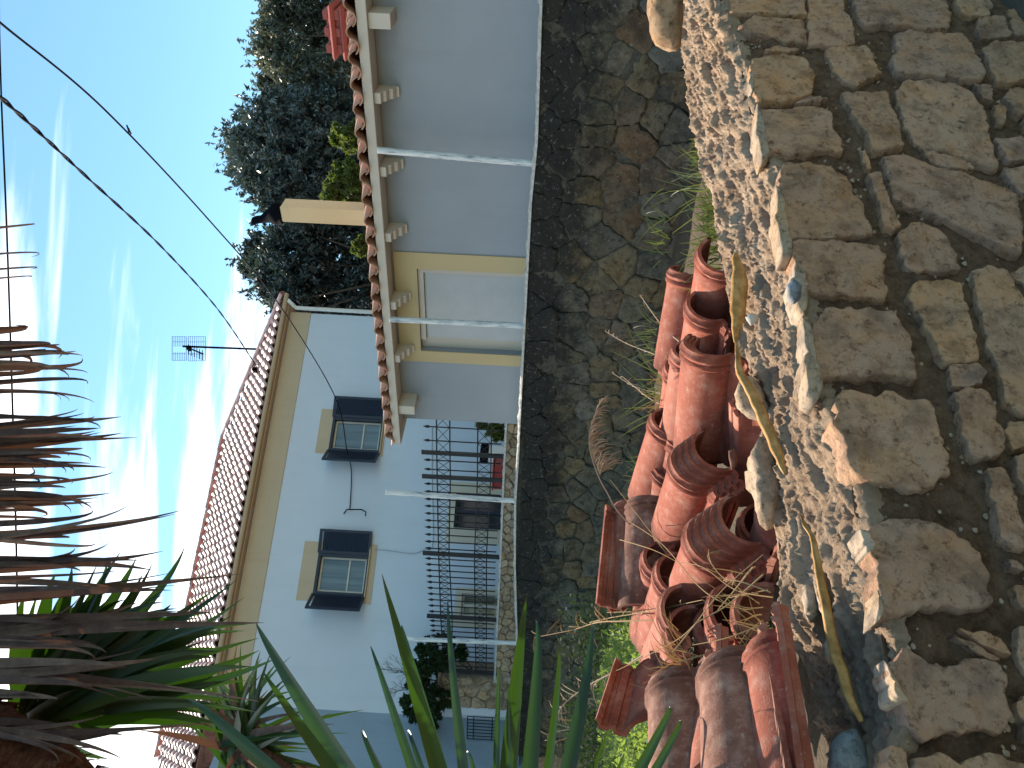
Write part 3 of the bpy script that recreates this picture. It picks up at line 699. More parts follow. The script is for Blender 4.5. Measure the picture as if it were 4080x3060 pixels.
frame_o = fr_.obj('door_frame', M['trim_white'], annex)
dr = MB().box(FA, o0 + fw + 0.006, o1 - fw * 2.2 - 0.02, BN - 0.17, BN - 0.07, 1.4, oz - fw - 0.006).obj('door', M['door_white'], annex)
# eave slab, fascia board
MB().box(FA, -3.5, aEnd, -3.6, -0.03, zE + 0.002, zE + 0.10).obj('eave_slab', M['trim_white'], annex)
MB().box(FA, -3.5, aEnd + 0.012, -0.028, 0.004, zE - 0.004, zE + 0.105, 0.006).obj('fascia_board', M['trim_white'], annex)
MB().box(FA, aEnd + 0.002, aEnd + 0.03, -3.6, -0.03, zE - 0.004, zE + 0.105, 0.004).obj('verge_board', M['trim_white'], annex)
# stepped brackets
br = MB()
prof = [(0.0, 0.0), (0.30, 0.0), (0.30, -0.075), (0.26, -0.085), (0.225, -0.085), (0.215, -0.12), (0.17, -0.135), (0.135, -0.14), (0.125, -0.18), (0.08, -0.20), (0.05, -0.205), (0.04, -0.235), (0.0, -0.235)]
class Loc: pass
L0 = Frame((0, 0), (1, 0)); L0.n = V((0, 1, 0)); L0.a = V((1, 0, 0)); L0.o = V((0, 0, 0))
vs = [V((s_, q[0], q[1])) for s_ in (-0.055, 0.055) for q in prof]; k = len(prof)
fs = [tuple(range(k)), tuple(range(2*k-1, k-1, -1))] + [(i, (i+1) % k, k + (i+1) % k, k + i) for i in range(k)]
bme = mesh('bracket', vs, [tuple(reversed(f)) for f in fs], M['trim_white'])
block = MB().box(L0, -0.09, 0.06, 0.0, 0.30, -0.235, 0.0, 0.004).mesh('bracket', M['trim_white'])
for x, y, full in ((1490, 75, 1), (1515, 375, 0), (1540, 665, 0), (1558, 925, 0), (1580, 1195, 0), (1592, 1405, 0), (1605, 1610, 1)):
    a, _ = FA.px(x, y, BN + 0.15)
    inst('bracket', block if full else bme, annex, FA.mat(a, BN + 0.001, zE + 0.001))
for a in (-2.0, -0.9):
    inst('bracket', bme, annex, FA.mat(a, BN + 0.001, zE + 0.001))
# roof tiles: S tiles, three courses of single tiles, then the roof behind them
def s_tile(L, pitch, h, th, mat, name, nx=12):
    vs = []; up = []; lo = []
    for i in range(nx + 1):
        t = i / nx; x = t * pitch * 1.14
        z = h * (math.sin(math.pi * min(t / 0.56, 1)) ** 0.8 if t < 0.56 else -0.28 * math.sin(math.pi * (t - 0.56) / 0.44) + 0.10 * max(0, (t - 0.88) / 0.12))
        up.append((x, z + th)); lo.append((x, z))
    loop = up + lo[::-1]; k = len(loop)
    for y in (0, L): vs += [V((x, y, z)) for x, z in loop]
    fs = [(i, (i+1) % k, k + (i+1) % k, k + i) for i in range(k)] + [(i, i + 1, k - 2 - i, k - 1 - i) for i in range(nx)] + [(k + k - 1 - i, k + k - 2 - i, k + i + 1, k + i) for i in range(nx)]
    bm = bmesh.new(); me = bpy.data.meshes.new(name)
    me.from_pydata([tuple(v) for v in vs], [], fs); bm.from_mesh(me); bmesh.ops.recalc_face_normals(bm, faces=bm.faces); bm.to_mesh(me); bm.free()
    me.polygons.foreach_set('use_smooth', [len(p.vertices) == 4 and abs(p.normal.y) < 0.5 for p in me.polygons]); me.materials.append(mat)
    return me
SL = math.radians(10.5); pitch = 0.262
et = s_tile(0.46, pitch, 0.085, 0.016, M['eave'], 'roof_tile')
def roof_mat(fr, a, n_, z, slope, roll=0.0):
    ax = fr.a; bk = (-fr.n * math.cos(slope) + V((0, 0, math.sin(slope)))).normalized(); up = ax.cross(bk)
    if up.z < 0: up = -up
    Mx = Matrix((ax, bk, up)).transposed().to_4x4(); Mx.translation = fr.w(a, n_, z)
    return Mx @ Matrix.Rotation(roll, 4, 'Y')
a = aEnd - 0.02 - pitch
cols = []
while a > -3.4: cols.append(a); a -= pitch
for r in range(3):
    for a in cols:
        dn = 0.05 - r * 0.40 * math.cos(SL) + rnd.uniform(-.012, .012); z = zE + 0.118 + r * (0.40 * math.sin(SL) + 0.004) + rnd.uniform(-.004, .006)
        inst('roof_tile', et, annex, roof_mat(FA, a + rnd.uniform(-.006, .006) + (0.0), dn, z, SL - 0.03, rnd.uniform(-.03, .03)))
vs = [FA.w(-3.5, -1.0, zE + 0.26), FA.w(aEnd, -1.0, zE + 0.26), FA.w(aEnd, -3.6, zE + 0.74), FA.w(-3.5, -3.6, zE + 0.74), FA.w(-3.5, -0.02, zE + 0.108), FA.w(aEnd, -0.02, zE + 0.108), FA.w(-3.5, -3.6, zE + 0.08), FA.w(aEnd, -3.6, zE + 0.08)]
obj('roof_deck', vs, [(0, 1, 2, 3), (4, 5, 1, 0), (1, 5, 7, 2), (0, 3, 6, 4), (3, 2, 7, 6)], M['eave'], annex)
# chimney: cream shaft, dark flue cowl
CN = -1.35
c0 = FA.px(1300, 832, CN)[0]; c1 = FA.px(1300, 892, CN)[0]; czt = FA.px(1118, 855, CN)[1]
ch = thing('chimney', 'slim cream plastered chimney with a sooty bent metal cowl', 'chimney', tuple(FA.w((c0 + c1) / 2, CN, zE)))
MB().box(FA, c0, c1, CN - 0.26, CN, zE + 0.1, czt, 0.02).obj('shaft', M['chimney'], ch)
vs = []; fs = []; K = 14
for x, y, r, th in ((1126, 852, 44, 1.0), (1110, 852, 50, 1.0), (1094, 848, 47, 1.0), (1076, 855, 36, 0.8), (1056, 866, 25, 0.7), (1035, 874, 19, 0.7), (1012, 880, 23, 0.7), (1001, 884, 21, 0.5)):
    a, z = FA.px(x, y, CN - 0.13); R = r * 10.0 / F
    for j in range(K):
        an = 2 * math.pi * j / K; vs.append(FA.w(a + math.cos(an) * R, CN - 0.13 + math.sin(an) * R * th, z + math.cos(an) * R * (0.35 if x < 1050 else 0.05)))
for i in range(7):
    for j in range(K): fs.append((i*K+j, i*K+(j+1) % K, (i+1)*K+(j+1) % K, (i+1)*K+j))
fs += [tuple(range(K)), tuple(range(7*K, 8*K))]
obj('cowl', vs, fs, M['soot'], ch, smooth=True)
# red ridged chimney pot on the right
RN = -1.7
r0 = FA.px(1340, 22, RN)[0]; r1 = FA.px(1340, 245, RN)[0]; rz1 = FA.px(1286, 130, RN)[1]; rz0 = FA.px(1420, 130, RN)[1]
rp_ = thing('chimney_vent', 'dull red concrete chimney vent with stacked louvre slabs', 'chimney vent', tuple(FA.w((r0 + r1) / 2, RN, rz0)))
H = (rz1 - rz0) / 3.1
MB().box(FA, r0 + 0.14, r1 - 0.10, RN - 0.5, RN - 0.09, rz0 - 0.3, rz1 - 0.04).obj('core', M['red_block'], rp_)
for k in range(3):
    z0 = rz0 + k * H; sl_ = MB(); wds = [(0.05, 0.10), (0.0, 0.0), (0.03, 0.04), (0.10, 0.10)]
    vs = []
    for (ins, dz), zz in zip(wds, (z0, z0 + H * 0.28, z0 + H * 0.48, z0 + H * 0.66)):
        for aa, nn in ((r0 + ins, RN - 0.6 + ins), (r1 - ins, RN - 0.6 + ins), (r1 - ins, RN - ins), (r0 + ins, RN - ins)): vs.append(FA.w(aa, nn, zz))
    fs = [(0, 1, 2, 3), (15, 14, 13, 12)] + [(q*4+i, q*4+4+i, q*4+4+(i+1) % 4, q*4+(i+1) % 4) for q in range(3) for i in range(4)]
    sl_.add(vs, fs)
    for aa in (r0 + 0.08, (r0 + r1) / 2 - 0.05, r1 - 0.18): sl_.box(FA, aa, aa + 0.10, RN - 0.5, RN - 0.06, z0 + H * 0.60, z0 + H * 1.06)
    sl_.obj('louvre_slab', M['red_block'], rp_)
bx0 = FA.px(1360, 34, RN - 1.0)[0]; bz0, bz1 = FA.px(1372, 10, RN - 1.0)[1], FA.px(1330, 10, RN - 1.0)[1]
bp = thing('awning', 'blue awning with a white edge just above the annex roof', 'awning', tuple(FA.w(bx0 - 0.4, RN - 1.2, bz0)))
MB().box(FA, bx0 - 1.2, bx0 - 0.01, RN - 1.6, RN - 1.0, bz0 - 0.3, bz0 + 0.07, 0.01).obj('panel', M['blue_paint'], bp)
MB().box(FA, bx0 - 1.2, bx0, RN - 1.62, RN - 0.99, bz0 + 0.075, bz0 + 0.11, 0.005).obj('edge', M['pvc'], bp)

# white pipe posts standing on the wall
def post(px_top, px_bot, fr, off, r, label, capped=True):
    a1, z1 = fr.px(*px_top, off); a0, z0 = fr.px(*px_bot, off)
    t = thing('pipe_post', label, 'post', tuple(fr.w(a0, off, z0)), 'white pipe posts along the lane wall')
    p, q = fr.w(a0, off, z0 - 0.06), fr.w(a1, off, z1)
    MB().tube([p, q], r, 14).obj('pipe', M['pipe'], t, smooth=False)
    e = (q - p).normalized()
    MB().tube([q - e * 0.012, q + e * 0.003], r * 1.06, 14).obj('end_cap', M['pvc'], t)
post((1506, 598), (2118, 652), FA, -0.02, 0.038, 'flaking white pipe post before the blank annex wall')
post((1552, 1272), (2090, 1298), FA, -0.02, 0.038, 'blue stained white pipe post before the annex door')
post((1538, 1961), (2058, 1996), LW, -0.10, 0.038, 'white pipe post before the middle of the iron fence')
post((1600, 2545), (2060, 2562), LW, -0.10, 0.036, 'white pipe post before the dark climber at the fence end')

# ================================================================== THE WHITE HOUSE
ze = HF.px(1150, 1296)[1]; ze2 = HF.px(905, 2580, 0.2)[1]
aC = HF.px(1600, 2848)[0]
print('house eave z', ze, ze2, 'left corner a', aC)
house = thing('house', 'white two storey house with a tiled hip roof and dark shutters', 'house', tuple(HF.w(3, -3, 1.4)))
wins = []
def rect(x0, x1, y0, y1, off=0.0):
    """pixel box -> a0, a1, z0, z1 on the facade"""
    c = [HF.px(x, y, off) for x in (x0, x1) for y in (y0, y1)]
    return (HF.px((x0+x1)/2, y0, off)[0], HF.px((x0+x1)/2, y1, off)[0], HF.px(x1, (y0+y1)/2, off)[1], HF.px(x0, (y0+y1)/2, off)[1])
W1 = rect(1318, 1520, 1668, 1800); W2 = rect(1258, 1462, 2209, 2372)
G1 = rect(1812, 2010, 1968, 2108); G2 = rect(1838, 1985, 2368, 2462)
ztop = ze + 0.05
holes = [W1, W2, G1, G2]
# facade with openings: strips between the sorted vertical cuts
wl = MB(); xs = sorted({-0.0, aC, *[h[0] for h in holes], *[h[1] for h in holes]})
for x0, x1 in zip(xs, xs[1:]):
    hs = sorted((h[2], h[3]) for h in holes if h[0] <= x0 + 1e-6 and h[1] >= x1 - 1e-6)
    z = 1.2
    for z0, z1 in hs:
        wl.box(HF, x0, x1, -0.25, 0, z, z0); z = z1
    wl.box(HF, x0, x1, -0.25, 0, z, ztop)
wl.box(HF, 0, aC, -6.3, -0.26, 1.2, ztop)
wl.obj('wall', M['house_white'], house)
# painted band and cornice under the eave
bz = HF.px(1230, 1306)[1]
bzL = HF.px(985, 2705)[1]
print('band z', bz, bzL)
MB().box(HF, -0.004, aC, 0.002, 0.020, bz, ze - 0.02).obj('eave_band', M['cream'], house)
cz = ze - 0.01
MB().box(HF, -0.25, aC + 0.25, -0.1, 0.20, cz + 0.021, cz + 0.08, 0.01).obj('cornice', M['cream'], house)
gt = [HF.w(-0.34, 0.27, cz + 0.12), HF.w(aC + 0.3, 0.27, cz + 0.12)]
vs = []; fs = []
for p in gt:
    for k in range(9):
        an = math.pi + math.pi * k / 8; vs.append(p + HF.n * math.cos(an) * 0.07 + V((0, 0, math.sin(an) * 0.08)))
fs = [(k, k + 1, 10 + k, 9 + k) for k in range(8)]
obj('gutter', vs, fs, M['cream'], house, smooth=True)
dp = MB(); p0 = HF.w(-0.09, 0.07, cz - 0.12); dp.tube([HF.w(-0.18, 0.27, cz + 0.05), HF.w(-0.12, 0.12, cz - 0.06), p0, HF.w(-0.06, 0.07, 1.3)], 0.05, 8); dp.obj('downpipe', M['pvc'], house, smooth=True)
# windows: surround, frame, pane with curtain, two louvred shutters
def window(R, sur, right, left, leftang, lintel=True):
    a0, a1, z0, z1 = R
    wn_ = MB(); s0 = MB(); e = 0.014
    sa0, sa1, sz0, sz1 = sur
    s0.box(HF, sa0, sa1, 0.001, e, z1, sz1); s0.box(HF, sa0, sa1, 0.001, e, sz0, z0); s0.box(HF, sa0, a0, 0.001, e, z0, z1); s0.box(HF, a1, sa1, 0.001, e, z0, z1)
    win = s0.obj('window', M['cream'], house)
    f = MB(); t = 0.055
    f.box(HF, a0, a0 + t, -0.14, 0.03, z0, z1); f.box(HF, a1 - t, a1, -0.14, 0.03, z0, z1); f.box(HF, a0 + t, a1 - t, -0.14, 0.03, z1 - t, z1); f.box(HF, a0 + t, a1 - t, -0.14, 0.03, z0, z0 + t * 0.6)
    f.obj('frame', M['shutter'], win)
    g = MB(); t2 = 0.04; b0, b1, y0, y1 = a0 + t + .002, a1 - t - .002, z0 + t * .6 + .002, z1 - t - .002
    g.box(HF, b0, b0 + t2, -0.13, -0.08, y0, y1); g.box(HF, b1 - t2, b1, -0.13, -0.08, y0, y1); g.box(HF, b0 + t2, b1 - t2, -0.13, -0.08, y1 - t2, y1); g.box(HF, b0 + t2, b1 - t2, -0.13, -0.08, y0, y0 + t2)
    zm = lerp(y0, y1, 0.36); g.box(HF, b0 + t2, b1 - t2, -0.13, -0.08, zm, zm + 0.03)
    g.obj('sash', M['alu'], win)
    MB().box(HF, b0 + t2, b1 - t2, -0.115, -0.105, y0 + t2, y1 - t2).obj('pane', M['curtain'], win)
    MB().box(HF, sa0 + 0.05, sa1 - 0.05, 0.003, 0.075, z0 - 0.03, z0 - 0.004, 0.006).obj('sill', M['cream'], win)
    def shutter(hinge_a, width, zz0, zz1, ang, side):
        d = HF.a * side * math.cos(ang) + HF.n * math.sin(ang); nn = HF.n * math.cos(ang) - HF.a * side * math.sin(ang)
        fr2 = Frame((0, 0), (1, 0)); fr2.o = HF.w(hinge_a, 0.035, 0); fr2.a = d; fr2.n = nn
        s = MB(); t = 0.055; hh = 0.018
        s.box(fr2, 0, t, -hh, hh, zz0, zz1, .004); s.box(fr2, width - t, width, -hh, hh, zz0, zz1, .004); s.box(fr2, t, width - t, -hh, hh, zz1 - t, zz1); s.box(fr2, t, width - t, -hh, hh, zz0, zz0 + t)
        so_ = s.obj('shutter', M['shutter'], house)
        zz = zz0 + t + 0.012; sl_ = MB()
        n_ = int((zz1 - zz0 - 2 * t) / 0.042)
        for k in range(n_):
            z = zz0 + t + 0.02 + k * 0.042
            lm = MB(); lm.add([fr2.w(t, -0.014, z + 0.006), fr2.w(width - t, -0.014, z + 0.006), fr2.w(width - t, 0.014, z - 0.042), fr2.w(t, 0.014, z - 0.042), fr2.w(t, -0.014, z + 0.014), fr2.w(width - t, -0.014, z + 0.014), fr2.w(width - t, 0.014, z - 0.034), fr2.w(t, 0.014, z - 0.034)], [(3, 2, 1, 0), (4, 5, 6, 7), (2, 3, 7, 6), (0, 1, 5, 4)])
            lm.obj('slat', M['shutter'], so_)
    shutter(a0 - 0.005, right, z0 - 0.02, z1 + 0.02, math.radians(9), -1)
    shutter(a1 + 0.005, left, z0 - 0.02, z1 + 0.02, leftang, 1)
ww = W2[1] - W2[0]
s2 = rect(1196, 1492, 2163, 2400); window(W2, s2, ww * 0.60, ww * 0.60, math.radians(50))
s1 = rect(1268, 1535, 1636, 1812); ww = W1[1] - W1[0]; window(W1, s1, ww * 0.62, ww * 0.62, math.radians(48))
def ground_window(R, sur, opened):
    a0, a1, z0, z1 = R; sa0, sa1, sz0, sz1 = sur; s0 = MB(); e = 0.014
    s0.box(HF, sa0, sa1, 0.001, e, z1, sz1); s0.box(HF, sa0, a0, 0.001, e, z0, z1); s0.box(HF, a1, sa1, 0.001, e, z0, z1)
    win = s0.obj('window', M['beige'], house)
    f = MB(); t = 0.05
    f.box(HF, a0, a0 + t, -0.2, -0.08, z0, z1); f.box(HF, a1 - t, a1, -0.2, -0.08, z0, z1); f.box(HF, a0 + t, a1 - t, -0.2, -0.08, z1 - t, z1); f.box(HF, (a0 + a1) / 2 - .03, (a0 + a1) / 2 + .03, -0.2, -0.08, z0, z1 - t)
    f.obj('frame', M['shutter'] if opened else M['alu'], win)
    MB().box(HF, a0 + t, a1 - t, -0.17, -0.16, z0, z1 - t).obj('pane', M['glass_dark'], win)
ground_window(G1, rect(1785, 2010, 1925, 2165), 1); ground_window(G2, rect(1810, 1990, 2345, 2500), 0)
# roof: rows of tiles on a hip roof
RB = -3.0
r1 = HF.px(905, 1735, RB); r2 = HF.px(690, 2700, RB)
zr = (r1[1] + r2[1]) / 2; ar = r1[0]
z_e = cz + 0.13; n_e = 0.30; run = n_e - RB; rise = zr - z_e; slope = math.atan2(rise, run); slen = math.hypot(run, rise)
a_e0 = -0.34
print('ridge', r1, r2, 'slope', math.degrees(slope))
aR = aC + 1.5
vs = [HF.w(a_e0, n_e, z_e - 0.03), HF.w(aR, n_e, z_e - 0.03), HF.w(aR, RB, zr - 0.03), HF.w(ar, RB, zr - 0.03), HF.w(a_e0, RB * 2 - n_e, z_e - 0.03), HF.w(aR, RB * 2 - n_e, z_e - 0.03)]
obj('roof_deck', vs, [(0, 1, 2, 3), (4, 0, 3), (5, 4, 3, 2), (1, 5, 2)], M['roof'], house)
hp = 0.215; hl = 0.37
ht = s_tile(hl + 0.05, hp, 0.050, 0.016, M['roof'], 'roof_tile', 9)
tiles = []
nrow = int(slen / hl) + 1
for r in range(nrow):
    s_ = r * hl
    if s_ + hl > slen + 0.05: break
    f = s_ / slen; amin = lerp(a_e0, ar, (s_ + hl * 0.3) / slen)
    k = 0
    while True:
        a = a_e0 + k * hp; k += 1
        if a > aR - hp: break
        if a < amin: continue
        Mx = roof_mat(HF, a + rnd.uniform(-.006, .006), n_e + 0.03 - s_ * math.cos(slope), z_e + 0.012 + s_ * math.sin(slope) + rnd.uniform(0, .008), slope - 0.05, rnd.uniform(-.03, .03))
        tiles.append(((Mx.translation - CAM).length, Mx))
def px_of(p):
    q = p - CAM; d = FWD.dot(q); return 2040 + IMG_RT.dot(q) / d * F, 1530 - IMG_UP.dot(q) / d * F, d
def shows(Mx):
    x, y, d = px_of(Mx.translation); return 0 < y < 2760
tiles.sort(key=lambda t: (not shows(t[1]), t[0]))
for d, Mx in tiles[:300]: inst('roof_tile', ht, house, Mx)
rest = MB()
for d, Mx in tiles[300:]: rest.add([Mx @ v.co for v in ht.vertices], [tuple(p.vertices) for p in ht.polygons])
if rest.v: tag(rest.obj('far_roof_tiles', M['roof'], house, True), kind='stuff')
# ridge and hip caps
capm = MB(); K = 8
vs = []; fs = []
for y, r in ((0, 0.10), (0.42, 0.115)):
    for k in range(K + 1):
        an = math.pi * k / K; vs.append(V((math.cos(an) * r, y, math.sin(an) * r * 0.8)))
fs = [(k, k + 1, K + 2 + k, K + 1 + k) for k in range(K)]
capme = mesh('ridge_tile', vs, fs, M['roof'], True)
def cap_run(p, q):
    d = q - p; L = d.length; d = d / L; sidev = d.cross(V((0, 0, 1))).normalized(); up = sidev.cross(d)
    for k in range(int(L / 0.38)):
        Mx = Matrix((sidev, d, up)).transposed().to_4x4(); Mx.translation = p + d * (k * 0.38) + V((0, 0, 0.035 + rnd.uniform(-.006, .006)))
        inst('ridge_tile', capme, house, Mx)
cap_run(HF.w(a_e0, n_e, z_e + 0.0), HF.w(ar, RB, zr)); cap_run(HF.w(ar, RB, zr), HF.w(aR, RB, zr))
# wing on the left, set back; plaster toned darker and bluer than the facade
WG = Frame(tuple(HF.w(aC, 0, 0).xy), tuple((HF.w(aC, 0, 0) + HF.a * 2.2 + HF.n * 1.6).xy))
tag(MB().box(WG, -0.06, 5.0, -0.3, 0.006, 1.2, ze - 0.3).obj('house_wing', plaster('darker wing plaster', (0.26, 0.32, 0.38))), 'blue grey plain side wing at the corner of the white house by the low gate', 'building')

# ================================================================== IRON FENCE ON ITS RUBBLE WALL
rw = thing('rubble_wall', 'low brown rubble wall with a pale top carrying the iron fence', 'wall', tuple(FN.w(2.5, -0.1, 1.4)))
tp3 = sorted(FN.px(x, y, 0.12) for x, y in ((2014, 1690), (2004, 1900), (1992, 2200), (1982, 2420), (1970, 2676)))
tp3 = [(tp3[0][0] - 2, tp3[0][1])] + tp3 + [(tp3[-1][0] + 0.01, tp3[-1][1])]
def z_rw(a): return interp([p[0] for p in tp3], [p[1] for p in tp3], a)
aF1 = FN.px(1850, 2690)[0]
seeds3 = []; rs = random.Random(5)
fill(seeds3, (-0.8, aF1, 1.45, 1.98), 0.13, 4000, rs)
build_stones(FN, voronoi(seeds3, (-0.9, aF1, 1.42, 2.02), 0.006, rs), 0.12, M['rubble'], rw, (0.01, 0.03), z_rw, 1400, 0.008, 12, 0.006)
wall_core(FN, -0.9, aF1, -0.12, 0.118, z_rw, M['rubble_mortar'], rw)
rim(FN, -0.9, aF1, 0.12, z_rw, rw)
fence = thing('iron_fence', 'black wrought iron fence with spear tips and crossed lattice bands', 'fence', tuple(FN.w(2.5, 0, 1.9)))
def zz(x, y): return FN.px(x, y)[1]
def line(pts):
    q = sorted(FN.px(x, y) for x, y in pts); return lambda a: interp([p[0] for p in q], [p[1] for p in q], a)
z_tip = line([(1684, 1707), (1690, 2000), (1692, 2230), (1706, 2430), (1722, 2660)])
z_r1 = line([(1738, 1700), (1744, 2000), (1748, 2230), (1757, 2480), (1770, 2660)])
z_r2 = line([(1791, 1700), (1796, 2000), (1788, 2230), (1803, 2480), (1800, 2660)])
z_r3 = line([(1903, 1700), (1902, 2000), (1890, 2230), (1893, 2480), (1897, 2660)])
z_r4 = line([(1958, 1700), (1954, 2000), (1937, 2230), (1938, 2480), (1938, 2660)])
z_bt = line([(2000, 1700), (1992, 2000), (1975, 2230), (1970, 2480), (1965, 2660)])
fa = lambda y: FN.px(1850, y)[0]
posts = [fa(1810), fa(1906), fa(2212), fa(2462), fa(2676)]
picks = [fa(y) for y in (1653, 1707, 1762, 1840, 1877, 1935, 1966, 1996, 2024, 2053, 2081, 2108, 2137, 2165, 2192)]
picks += [fa(y) for y in np.linspace(2233, 2443, 10)] + [fa(y) for y in np.linspace(2480, 2655, 10)]
spear = MB(); r = 0.011
def picket_mesh(h):
    m_ = MB(); m_.tube([(0, 0, 0), (0, 0, h - 0.09)], r, 5)
    m_.tube([(0, 0, h - 0.09), (0, 0, h - 0.075), (0, 0, h - 0.055), (0, 0, h)], [r, r * 2.2, r * 2.2, 0.001], 5); return m_.mesh('picket', M['iron'])
pm = picket_mesh(1.0)
for a in picks:
    z0 = z_bt(a); h = z_tip(a) - z0
    inst('picket', pm, fence, FN.mat(a, 0, z0) @ Matrix.Diagonal((1, 1, h, 1)))
pom = MB().box(L0, -0.028, 0.028, -0.028, 0.028, 0, 1.0, 0.004).mesh('post', M['iron'])
for a in posts:
    z0 = z_rw(a) - 0.05; inst('post', pom, fence, FN.mat(a, 0, z0) @ Matrix.Diagonal((1, 1, z_tip(a) + 0.03 - z0, 1)))
for zr_ in (z_r1, z_r2, z_r3, z_r4):
    m_ = MB(); q = [fa(1640)] + posts
    for p0, p1 in zip(q, q[1:]): m_.bar(FN.w(p0, 0.0, zr_(p0)), FN.w(p1, 0.0, zr_(p1)), 0.014, 4)
    m_.obj('rail', M['iron'], fence)
allv = sorted(picks + posts)
for zl, zu in ((z_r2, z_r1), (z_r4, z_r3)):
    for p0, p1 in zip(allv, allv[1:]):
        m_ = MB(); m_.bar(FN.w(p0, 0, zl(p0)), FN.w(p1, 0, zu(p1)), 0.006, 4); m_.bar(FN.w(p0, 0.008, zu(p0)), FN.w(p1, 0.008, zl(p1)), 0.006, 4)
        m_.obj('cross_brace', M['iron'], fence)
# things behind the fence
a = fa(1900); rb = thing('storage_box', 'red painted box low behind the iron fence', 'box', tuple(FN.w(fa(1900), -0.6, 1.45)))
q0 = FN.px(1962, 1855, -0.6); q1 = FN.px(2000, 1950, -0.6)
MB().box(FN, q0[0], q1[0], -1.0, -0.6, 1.44, q0[1] - 0.03, 0.01).obj('body', M['red_paint'], rb)
MB().box(FN, q0[0] - 0.02, q1[0] + 0.02, -1.02, -0.58, q0[1] - 0.029, q0[1], 0.008).obj('lid', M['red_paint'], rb)
q0 = FN.px(1912, 1803, -1.4); q1 = FN.px(1985, 1845, -1.4)
ac = thing('outdoor_unit', 'small grey and black outdoor unit behind the first fence post', 'outdoor unit', tuple(FN.w(q0[0], -1.5, q1[1])))
MB().box(FN, q0[0], q1[0], -1.7, -1.4, 1.45, lerp(q1[1], q0[1], 0.55), 0.01).obj('body', M['pvc'], ac)
MB().box(FN, q0[0] - .02, q1[0] + .02, -1.72, -1.38, lerp(q1[1], q0[1], 0.56), q0[1], 0.01).obj('hood', M['soot'], ac)
# left end: stone pier, white rail, little gate
q0 = FN.px(1745, 2690, 0); q1 = FN.px(1745, 2808, 0)
pier = thing('stone_pier', 'squared stone pier at the left end of the iron fence', 'pier', tuple(FN.w(q0[0], -0.3, 1.4)))
zt = FN.px(1758, 2740)[1]
wall_core(FN, q0[0] + 0.03, q1[0], -0.45, -0.002, lambda a: zt, M['rubble_mortar'], pier, 'pier_core')
sd4 = []; fill(sd4, (q0[0] + 0.03, q1[0], 1.4, zt), 0.19, 2000, rs)
build_stones(FN, voronoi(sd4, (q0[0] + 0.03, q1[0], 1.35, zt), 0.010, rs), 0.0, M['rubble'], pier, (0.01, 0.03), lambda a: zt + 0.03, 1700, 0.008, 12)
MB().box(FN, q0[0], q1[0] + 0.03, -0.5, 0.05, zt, zt + 0.06, 0.012).obj('coping', M['rubble'], pier)
g0 = FN.px(1900, 2820, 0); g1 = FN.px(1900, 2850, 0)
wp = thing('gate_post', 'thick white painted gate post left of the stone pier', 'post', tuple(FN.w(g0[0], 0, 1.4)))
MB().box(FN, g0[0], g1[0], -0.2, 0.0, 1.3, FN.px(1835, 2835)[1], 0.01).obj('shaft', M['house_white'], wp)
MB().box(FN, g0[0] - 0.03, g1[0] + 0.03, -0.23, 0.03, FN.px(1835, 2835)[1] + 0.001, FN.px(1823, 2835)[1], 0.01).obj('cap', M['house_white'], wp)
gate = thing('iron_gate', 'low black iron gate beside the white gate post', 'gate', tuple(FN.w(g1[0] + 0.3, 0, 1.4)))
ga0, ga1 = FN.px(1900, 2856)[0], FN.px(1900, 2945)[0]; gz1 = FN.px(1862, 2900)[1]; gz0 = FN.px(1985, 2900)[1]
for z in (gz1, lerp(gz0, gz1, 0.8), lerp(gz0, gz1, .2)): MB().bar(FN.w(ga0, 0, z), FN.w(ga1, 0, z), 0.013, 4).obj('rail', M['iron'], gate)
gp = MB().bar((0, 0, 0), (0, 0, 1), 0.009, 5).mesh('picket', M['iron'])
for k in range(8): inst('picket', gp, gate, FN.mat(lerp(ga0, ga1, k / 7), 0, gz0) @ Matrix.Diagonal((1, 1, gz1 - gz0, 1)))
q2 = FN.px(1800, 2955)[0]
pier2 = thing('stone_pier', 'mossy stone pier beyond the low iron gate', 'pier', tuple(FN.w(q2, -0.3, 1.4))); zt2 = FN.px(1790, 2990)[1]
wall_core(FN, q2, q2 + 1.6, -0.45, -0.002, lambda a: zt2, M['rubble_mortar'], pier2, 'pier_core')
sd5 = []; fill(sd5, (q2, q2 + 1.6, 1.3, zt2), 0.19, 2000, rs); build_stones(FN, voronoi(sd5, (q2, q2 + 1.6, 1.3, zt2), 0.01, rs), 0.0, M['rubble'], pier2, (0.01, 0.03), lambda a: zt2 + 0.03, 1800, 0.008, 12)

